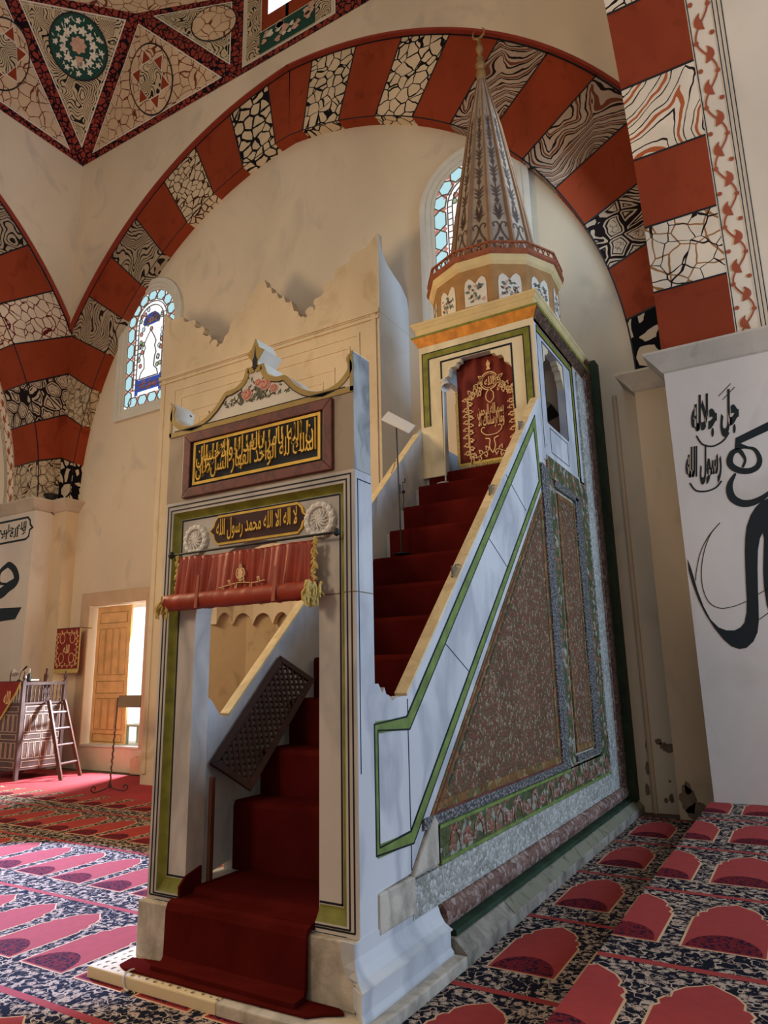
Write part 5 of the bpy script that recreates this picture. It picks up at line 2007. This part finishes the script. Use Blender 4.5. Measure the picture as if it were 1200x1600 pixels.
# black pole with a flat pale head, on the stairs
lp_ = thing('pole_lamp', 'slim black pole with a flat white rectangular head standing on the stairs', 'lamp', (.45, 2.98, 3.16))
mb = MB()
mb.tube([(.45, 2.96, 3.21), (.45, 2.92, 4.69)], .009, 8)
mb.tube([(.45, 2.957, 3.9), (.45, 2.956, 4.0)], .016, 8)
mb.lathe([(.10, 0), (.10, .01), (.02, .025)], (.45, 2.98, 3.205), 16)
mb.build('pole', 'iron', lp_)
hd = MB()
c4 = [Vector((.333, 2.95, 4.903)), Vector((.681, 2.95, 4.658)), Vector((.62, 2.90, 4.563)), Vector((.261, 2.90, 4.799))]
nn_ = (c4[1] - c4[0]).cross(c4[3] - c4[0]).normalized() * .01
vs = [p - nn_ for p in c4] + [p + nn_ for p in c4]
hd.add(vs, [(0, 3, 2, 1), (4, 5, 6, 7), (0, 1, 5, 4), (1, 2, 6, 5), (2, 3, 7, 6), (3, 0, 4, 7)])
hd.build('lamp_head', 'whitemetal', lp_, bevel=.004)

# white lamp on the left front post of the kiosk
wl = thing('white_pole_lamp', 'white reading lamp on a thin white pole by the left kiosk post', 'lamp', (.50, 4.10, 4.36))
mb = MB()
mb.tube([(.49, 4.10, 4.30), (.505, 4.10, 5.55)], .010, 8)
mb.lathe([(.10, 0), (.10, .012), (.02, .03)], (.46, 4.12, 4.262), 18)
mb.build('pole', 'whitemetal', wl)
mb = MB()
dirn = Vector((.25, -.12, -.5)).normalized()
p0 = Vector((.51, 4.09, 5.67))
ring_r = [(.028, 0), (.03, .05), (.045, .06), (.075, .15)]
mb.tube([p0 + dirn * h for r, h in ring_r], [r for r, h in ring_r], 16, caps=False)
mb.tube([p0, p0 + dirn * .01], .028, 12)
mb.tube([(.505, 4.10, 5.55), tuple(p0 + Vector((0, .01, .0)))], .012, 8)
mb.build('lamp_shade', 'whitemetal', wl, smooth=True)
# hook and cable on the left balustrade
hk = MB()
hk.tube([(.135, 3.60, 4.22), (.17, 3.60, 4.22), (.17, 3.60, 4.27)], .007, 6)
hk.tube([(.135, 3.60, 4.10), (.16, 3.60, 4.10)], .018, 8)
hk.tube([(.14, 3.60, 4.2), (.14, 3.62, 4.0), (.145, 3.58, 3.85), (.14, 3.66, 3.68), (.14, 3.70, 3.60)], .0035, 5)
tag(hk.build('hanging_cable', 'iron'), 'thin black cable and hook on the inner face of the left balustrade', 'cable')
hk = MB()
hk.tube(smooth_path([(.12, 3.35, 4.28), (.10, 3.45, 4.38), (.07, 3.55, 4.50), (.05, 3.70, 4.55), (.09, 3.80, 4.66), (.13, 3.95, 4.74)], 4), .004, 5)
tag(hk.build('rail_cable', 'iron'), 'loose dark cable curling over the left rail near the kiosk', 'cable')
hk = MB()
hk.tube(smooth_path([(.18, -.235, .10), (.175, -.28, .10), (.17, -.31, .07), (.19, -.315, .02), (.23, -.32, .012)], 4), .006, 6)
tag(hk.build('white_cable', 'whitemetal'), 'short white cable hanging over the threshold edge', 'cable')

# ================================================================== MIHRAB
MX0, MX1, MY = 2 * XC + 1.458, -1.458, 5.808
MI = thing('mihrab', 'tall carved stone prayer niche surround with a scalloped crest', 'prayer niche', (XC, MY, 0))
MC = (MX0 + MX1) / 2
NW = 1.05
mb = MB()
mb.box((MX0, MY, .009), (MC - NW, YW - .002, 8.1))
mb.box((MC + NW, MY, .009), (MX1, YW - .002, 8.1))
mb.box((MC - NW, MY, 4.9), (MC + NW, YW - .002, 8.1))
mb.build('surround', 'mihr', MI)
MB().box((MX1, MY + .003, .0), (MX1 + .006, YW - .002, 8.1)).build('surround_side', 'mihrside', MI, label='smooth right side of the surround, coloured paler for window light')
half = [(0, 9.42), (.10, 9.50), (.18, 9.30), (.28, 9.30), (.32, 9.16), (.42, 9.12), (.47, 9.0), (.58, 9.02), (.66, 8.86), (.78, 8.88), (.86, 8.70), (.98, 8.68), (1.06, 8.50), (1.18, 8.48), (1.26, 8.60), (1.34, 8.55), (1.42, 8.74), (1.56, 8.80), (1.62, 8.98), (1.80, 9.06), (1.90, 9.22), (2.10, 9.30), (2.30, 9.42), (2.69, 9.52)]
half = [(0, 9.46), (.10, 9.50), (.17, 9.28), (.26, 9.30), (.30, 9.12), (.40, 9.14), (.47, 8.96), (.58, 9.0), (.64, 8.82), (.76, 8.84), (.84, 8.58), (.92, 8.52), (1.0, 8.42), (1.12, 8.40), (1.2, 8.56), (1.30, 8.48), (1.38, 8.70), (1.52, 8.78), (1.58, 8.95), (1.74, 9.0), (1.84, 9.18), (2.05, 9.22), (2.2, 9.36), (2.45, 9.38), (2.69, 9.60)]
hs = [(MC + x, z) for x, z in half]
crest = [(MC - x, z) for x, z in reversed(half[1:])] + hs
cm = MB()
for i in range(len(crest) - 1):
    a, b = crest[i], crest[i + 1]
    cm.prism([(a[0], 8.1), a, b, (b[0], 8.1)], 'y', MY, MY + .16)
# scallops
for s in (1, -1):
    for (x, z) in [h for h in half[1:-1] if h[0] > .1][::2]:
        X, Z = MC + s * x, z - .06
        cm.prism([(X + .10 * cos(t), Z + .085 * sin(t)) for t in [2 * pi * j / 12 for j in range(12)]], 'y', MY - .004, MY + .14)
CRS = cm.build('scalloped_crest', 'mihr', MI)
# curved wing at the right end
wing = [(MY + .002, 9.58), (MY + .12, 9.30), (MY + .30, 9.12), (MY + .55, 9.02), (MY + .80, 8.94), (YW - .06, 8.78), (YW, 8.60), (YW, 8.05), (MY, 8.05)]
MB().prism(wing, 'x', MX1 + .001, MX1 + .012).build('side_wing', 'mihrside', MI)
MB().prism(wing, 'x', MX0 - .012, MX0 - .001).build('side_wing', 'mihrside', MI)
# mouldings
mo = MB()
for d, w_, e in ((.10, .10, .03), (.42, .05, .02), (.62, .04, .018), (.95, .05, .015)):
    mo.strip([(MX0 + d, .2), (MX0 + d, 8.15 - d), (MX1 - d, 8.15 - d), (MX1 - d, .2)], w_, 'y', MY - e, MY)
mo.box((MX0 - .02, MY - .06, 8.02), (MX1 + .02, MY, 8.10))
mo.box((MX0 - .01, MY - .04, 7.92), (MX1 + .01, MY, 7.98))
for k in range(5):
    rect(mo, MX0 + 1.15 + k * .62, MX0 + 1.70 + k * .62, 6.1, 7.0, .03, MY - .012, MY)
mo.build('mouldings', 'mihr', MI)
# niche: five sided recess with stepped muqarnas
nb = MB()
pl5 = [(MC - NW, MY + .0), (MC - .72, MY + .62), (MC - .3, MY + .96), (MC + .3, MY + .96), (MC + .72, MY + .62), (MC + NW, MY + .0)]
for i in range(5):
    a, b = pl5[i], pl5[i + 1]
    nb.add([(a[0], a[1], 0), (b[0], b[1], 0), (b[0], b[1], 4.9), (a[0], a[1], 4.9)], [(0, 1, 2, 3)])
nb.build('niche', 'nichegrey', MI)
mq = MB()
for tier in range(5):
    z0 = 2.86 + tier * .38
    k = 1 - tier * .15
    n = 7 - tier
    pts = []
    for i in range(n + 1):
        t = pi * i / n
        pts.append((MC - NW * k * cos(t), MY + .93 * k * sin(t)))
    for i in range(n):
        a, b = Vector(pts[i]), Vector(pts[i + 1])
        for j in range(6):
            f0, f1 = j / 6, (j + 1) / 6
            p, q = a.lerp(b, f0), a.lerp(b, f1)
            h0 = z0 + .22 * sin(pi * f0) ** .6 if 0 < f0 < 1 else z0
            h1 = z0 + .22 * sin(pi * f1) ** .6 if 0 < f1 < 1 else z0
            inn = Vector((MC, MY - .05))
            pi_, qi = p.lerp(inn, .16), q.lerp(inn, .16)
            mq.add([(p.x, p.y, h0), (q.x, q.y, h1), (qi.x, qi.y, h1), (pi_.x, pi_.y, h0), (p.x, p.y, z0 + .40), (q.x, q.y, z0 + .40), (qi.x, qi.y, z0 + .40), (pi_.x, pi_.y, z0 + .40)],
                   [(0, 1, 2, 3), (3, 2, 6, 7), (4, 7, 6, 5), (0, 3, 7, 4), (1, 5, 6, 2)])
for tier in range(6):
    z0, k = 2.86 + tier * .38, 1 - tier * .15
    for s in (1, -1):
        xa, xb = MC + s * NW * k, MC + s * NW * 1.0
        if abs(xa - xb) > .01:
            mq.box((min(xa, xb), MY + .01, z0 + .02), (max(xa, xb), MY + .25, min(z0 + .399, 4.899)))
mq.build('stalactite_vault', 'mihr', MI)

# ================================================================== LEFT CORNER: lectern, ladder, stand, hanging
KX, KY = -9.52, 5.06
KZ = thing('preaching_chair', 'dark wooden preaching chair with inlaid panels and baluster rail', 'chair', (-10.2, 5.7, 0))
kx0, kx1, ky0, ky1 = -10.85, KX, KY, 6.06
mb = MB()
mb.box((kx0, ky0 + .02, .20), (kx1 - .02, ky1 - .02, 1.47))
mb.build('body', 'kursiwood', KZ)
for (x, y) in ((kx1 - .07, ky0), (kx1 - .07, ky1 - .07), (kx0, ky0), (kx0, ky1 - .07)):
    p = MB().box((x, y, 0.008), (x + .07, y + .07, 1.92))
    p.lathe([(.035, 0), (.02, .02), (.04, .06), (.03, .11), (.012, .14), (.02, .17), (.003, .21)], (x + .035, y + .035, 1.92), 10)
    p.build('corner_post', 'kursiwood', KZ, bevel=.004)
mb = MB()
mb.box((kx1 - .065, ky0 + .07, 1.84), (kx1 - .005, ky1 - .07, 1.90))
mb.box((kx0 + .07, ky0, 1.84), (kx1 - .07, ky0 + .06, 1.90))
mb.box((kx1 - .06, ky0 + .07, 1.46), (kx1 - .005, ky1 - .07, 1.50))
mb.box((kx0 + .07, ky0 + .005, 1.46), (kx1 - .07, ky0 + .06, 1.50))
mb.build('rail', 'kursiwood', KZ)
for i in range(10):
    y = ky0 + .12 + i * .084
    MB().lathe([(.012, 0), (.016, .04), (.010, .08), (.016, .17), (.010, .26), (.016, .30), (.012, .34)], (kx1 - .033, y, 1.50), 8).build('baluster', 'kursiwood', KZ)
for i in range(12):
    x = kx0 + .13 + i * .092
    MB().lathe([(.012, 0), (.016, .04), (.010, .08), (.016, .17), (.010, .26), (.016, .30), (.012, .34)], (x, ky0 + .033, 1.50), 8).build('baluster', 'kursiwood', KZ)
inl = MB()
yA, yB = ky0 + .10, ky1 - .10
wy = (yB - yA)
for (z0, z1, n) in ((1.32, 1.42, 2), (.93, 1.26, 6), (.78, .88, 2), (.42, .72, 6), (.25, .36, 2)):
    for i in range(n):
        a = yA + wy * i / n + .015
        b = yA + wy * (i + 1) / n - .015
        rect(inl, a, b, z0, z1, .010, kx1 - .021, kx1 - .014, 'x')
xA, xB = kx0 + .10, kx1 - .10
for (z0, z1, n) in ((1.32, 1.42, 2), (.93, 1.26, 7), (.78, .88, 2), (.42, .72, 7), (.25, .36, 2)):
    for i in range(n):
        a = xA + (xB - xA) * i / n + .02
        b = xA + (xB - xA) * (i + 1) / n - .02
        rect(inl, a, b, z0, z1, .010, ky0 + .012, ky0 + .021, 'y')
inl.build('inlay_line', 'inlay', KZ)
# cloth over the front rail
cl3 = thing('red_lectern_cloth', 'red gold fringed cloth draped over the preaching chair front', 'cloth', (-10.0, 5.02, 1.5))
vs = [(-10.85, 5.03, 1.89), (-9.60, 5.03, 1.89), (-10.16, 5.025, 1.20), (-10.85, 5.025, 1.30)]
mb = MB().prism([(-10.85, 1.905), (-9.58, 1.905), (-9.72, 1.70), (-10.14, 1.22), (-10.35, 1.30), (-10.85, 1.34)], 'y', 5.035, 5.043)
mb.box((-10.85, 5.035, 1.903), (-9.6, 5.20, 1.911))
mb.build('cloth', 'velvet', cl3)
mb = MB()
fp = [(-9.57, 1.90), (-9.71, 1.68), (-10.14, 1.20), (-10.35, 1.28), (-10.85, 1.32)]
mb.strip(fp, .03, 'y', 5.028, 5.040)
for i in range(60):
    t = i / 59 * (len(fp) - 1)
    a, b = Vector(fp[int(min(t, len(fp) - 2))]), Vector(fp[int(min(t, len(fp) - 2)) + 1])
    p = a.lerp(b, t - int(min(t, len(fp) - 2)))
    mb.tube([(p.x, 5.034, p.y), (p.x + .015, 5.03, p.y - .05)], [.008, .004], 4)
mb.build('gold_fringe', 'fringe', cl3, kind='stuff')
lettering('embroidered_lettering', shape('الله'), 'embro', cl3, (-9.98, 5.030, 1.60), (1, 0, 0), (0, 0, 1), .22, .26, .004, .02)
# objects on the preaching chair
MB().box((-10.4, 5.08, 1.912), (-9.62, 5.45, 1.925)).build('x', 'darkwood')
bpy.data.objects['x'].name = 'book_board'
tag(bpy.data.objects['book_board'], 'flat dark board on top of the preaching chair', 'board')
t = thing('desk_lamp', 'small white desk lamp on top of the preaching chair', 'lamp', (-10.05, 5.15, 1.925))
MB().tube(smooth_path([(-10.12, 5.15, 1.925), (-10.13, 5.15, 2.05), (-10.08, 5.15, 2.14), (-10.0, 5.15, 2.15)], 4), .010, 6).build('lamp_arm', 'iron', t)
MB().tube([(-10.03, 5.15, 2.16), (-9.97, 5.13, 2.12), (-9.93, 5.12, 2.06)], [.02, .05, .075], 12).build('lamp_shade', 'whitemetal', t)
t = thing('gooseneck_microphone', 'black gooseneck microphone beside the white desk lamp', 'microphone', (-9.8, 5.15, 1.925))
MB().lathe([(.04, 0), (.04, .02), (.01, .03)], (-9.82, 5.15, 1.925), 10).build('base', 'iron', t)
MB().tube(smooth_path([(-9.82, 5.15, 1.94), (-9.80, 5.15, 2.02), (-9.77, 5.15, 2.10), (-9.70, 5.15, 2.15)], 4), .007, 6).build('gooseneck', 'iron', t)
MB().tube([(-9.71, 5.15, 2.14), (-9.60, 5.15, 2.21)], [.014, .02], 8).build('microphone_head', 'iron', t)
t = thing('spray_bottle', 'white topped black bottle at the chair corner post', 'bottle', (-9.60, 5.2, 1.925))
MB().lathe([(.035, 0), (.035, .11), (.015, .15)], (-9.60, 5.22, 1.925), 12).build('bottle_body', 'iron', t)
MB().lathe([(.016, .15), (.016, .20), (.022, .21), (.02, .25)], (-9.60, 5.22, 1.925), 10).build('bottle_cap', 'whitemetal', t)
tag(MB().lathe([(.045, 0), (.045, .14), (.018, .19), (.018, .26), (.022, .27)], (-9.62, 5.62, 1.903), 12).build('brown_bottle', 'darkwood'), 'dark brown bottle standing on the chair rail', 'bottle')
MBp = MB().box((-9.58, 5.56, 1.47), (-9.66, 5.70, 1.90))
MBp.build('bottle_shelf', 'kursiwood', KZ)
tag(MB().box((-9.80, 5.24, 1.926), (-9.56, 5.42, 1.955)).build('white_book', 'whitemetal'), 'white closed book lying on the dark board', 'book')

# ladder
ld = thing('wooden_ladder', 'short brown wooden ladder leaning on the preaching chair', 'ladder', (-8.9, 5.85, 0))
b1, t1 = Vector((-8.76, 5.54, .01)), Vector((-9.47, 5.62, 1.52))
b2, t2 = Vector((-9.02, 6.16, .01)), Vector((-9.47, 5.98, 1.52))
for a, b in ((b1, t1), (b2, t2)):
    mb = MB()
    s1, s2 = Vector((.035, .012, 0)), Vector((-.012, .035, 0)) * .6
    vs = [a - s1 - s2, a + s1 - s2, a + s1 + s2, a - s1 + s2, b - s1 - s2, b + s1 - s2, b + s1 + s2, b - s1 + s2]
    mb.add(vs, [(0, 3, 2, 1), (4, 5, 6, 7), (0, 1, 5, 4), (1, 2, 6, 5), (2, 3, 7, 6), (3, 0, 4, 7)])
    mb.build('side_rail', 'darkwood', ld)
for f in (.19, .42, .63, .84):
    MB().tube([b1.lerp(t1, f), b2.lerp(t2, f)], .024, 8).build('rung', 'kursiwood', ld)

# fringed hanging on the wall
wh = thing('wall_hanging', 'red rectangular embroidered cloth hanging beside the left window niche', 'wall hanging', (-10.85, YR - .02, 2.6))
hx0, hx1, hz0, hz1 = -10.79, -9.93, 2.15, 3.08
yh = YR + .012
MB().box((hx0, yh, hz0), (hx1, yh + .01, hz1)).build('cloth', 'velvet', wh)
MB().tube([(hx0 - .04, yh + .006, hz1), (hx1 + .04, yh + .006, hz1)], .012, 8).tube([(hx0 + .03, yh + .006, hz1), (hx0 + .03, YW, hz1)], .01, 6).tube([(hx1 - .03, yh + .006, hz1), (hx1 - .03, YW, hz1)], .01, 6).build('hanging_rail', 'darkwood', wh)
mb = MB()
mb.box((hx0 - .03, yh - .003, hz0 - .03), (hx1 + .03, yh + .003, hz0 + .02))
for x in (hx0 - .02, hx1 + .02):
    mb.box((x - .018, yh - .004, hz0), (x + .018, yh + .004, hz1))
for i in range(34):
    x = hx0 + i * (hx1 - hx0) / 33
    mb.tube([(x, yh, hz0 - .02), (x, yh, hz0 - .075)], [.010, .006], 4)
mb.build('gold_fringe', 'fringe', wh, kind='stuff')
em = MB()
for pth_ in ([(hx0 + .08, hz0 + .10), (hx1 - .08, hz0 + .10)], [(hx0 + .08, hz1 - .10), (hx1 - .08, hz1 - .10)], [(hx0 + .08, hz0 + .10), (hx0 + .08, hz1 - .10)], [(hx1 - .08, hz0 + .10), (hx1 - .08, hz1 - .10)]):
    a, b = Vector(pth_[0]), Vector(pth_[1])
    scroll_path(em, [tuple(a.lerp(b, j / 24)) for j in range(25)], 'y', yh - .006, yh, .012, .06, .024)
for cx in (.26, .62):
    for cz in (.26, .70):
        em.strip([(hx0 + cx + .09 * cos(t), hz0 + cz + .11 * sin(t)) for t in [2 * pi * j / 16 for j in range(16)]], .014, 'y', yh - .006, yh, closed=True)
em.build('embroidery', 'embro', wh)
lettering('embroidered_lettering', shape('الله'), 'embro', wh, ((hx0 + hx1) / 2, yh - .004, (hz0 + hz1) / 2), (1, 0, 0), (0, 0, 1), .22, .2, .004, .02)

# notice stand with twisted rod and scrolled feet
ns = thing('notice_stand', 'twisted iron rod stand with scrolled feet and a blank wooden notice board', 'stand', (-6.64, 4.99, .008))
mb = MB()
n = 90
pts = [(-6.64 + .07 * i / n + .006 * cos(i * .9) * (i < 60), 4.99 + .006 * sin(i * .9) * (i < 60), .10 + 1.5 * i / n) for i in range(n + 1)]
mb.tube(pts, .016, 6)
mb.build('twisted_rod', plain('brown_iron', lin(110, 84, 70), .5, .3, 30, metal=.3), ns)
for k in range(3):
    a = radians(20 + 120 * k)
    dx, dy = cos(a), sin(a)
    path = [(0, .16), (.05, .08), (.14, .05), (.24, .035), (.33, .035), (.38, .08), (.34, .13), (.29, .10), (.31, .07)]
    MB().tube(smooth_path([(-6.64 + dx * u * .9, 4.99 + dy * u * .9, z) for u, z in path], 4), .010, 6).build('scrolled_foot', 'iron', ns)
MB().box((-6.53, 4.975, 1.43), (-5.97, 5.0, 1.64)).build('notice_board', plain('dull_wood_board', lin(128, 104, 82), .6), ns, bevel=.004)

# stool outside in the niche
sl = thing('plastic_stool', 'pale grey green stool standing in the open window niche', 'stool', (-8.75, 7.35, NZ0))
MB().box((-9.05, 7.15, .90), (-8.35, 7.60, .95)).build('seat', plain('stool_green', lin(170, 178, 158), .5), sl, bevel=.01)
for x, y in ((-9.0, 7.2), (-8.45, 7.2), (-9.0, 7.52), (-8.45, 7.52)):
    MB().box((x, y, NZ0 + .01), (x + .07, y + .06, .90)).build('leg', bpy.data.materials['stool_green'], sl)
# low broken stone block beside the niche
mb = MB().prism([(-8.15, .008), (-8.15, .30), (-8.05, .36), (-7.95, .33), (-7.88, .40), (-7.6, .42), (-7.6, .008)], 'y', YW - .22, YW)
tag(mb.build('stone_block', 'stonesill', bevel=.02), 'low worn stone block at the foot of the wall left of the portal', 'stone')
# black loudspeaker cup and wire on the left capital
bw = thing('wall_floodlight', 'small black floodlight on the left capital', 'lamp', (XL + .15, YR - .25, ZC1))
MB().lathe([(.06, .0), (.10, .03), (.17, .14), (.16, .16)], (XL + .12, YR - .20, ZC1), 14).build('lamp_housing', 'iron', bw)
MB().tube([(XL + .03, YR - .235, ZC1), (XL + .03, YR - .24, ZC1 - .12), (XL + .02, YR - .02, ZC0 - .05)], .012, 6).build('wire', 'iron', bw)
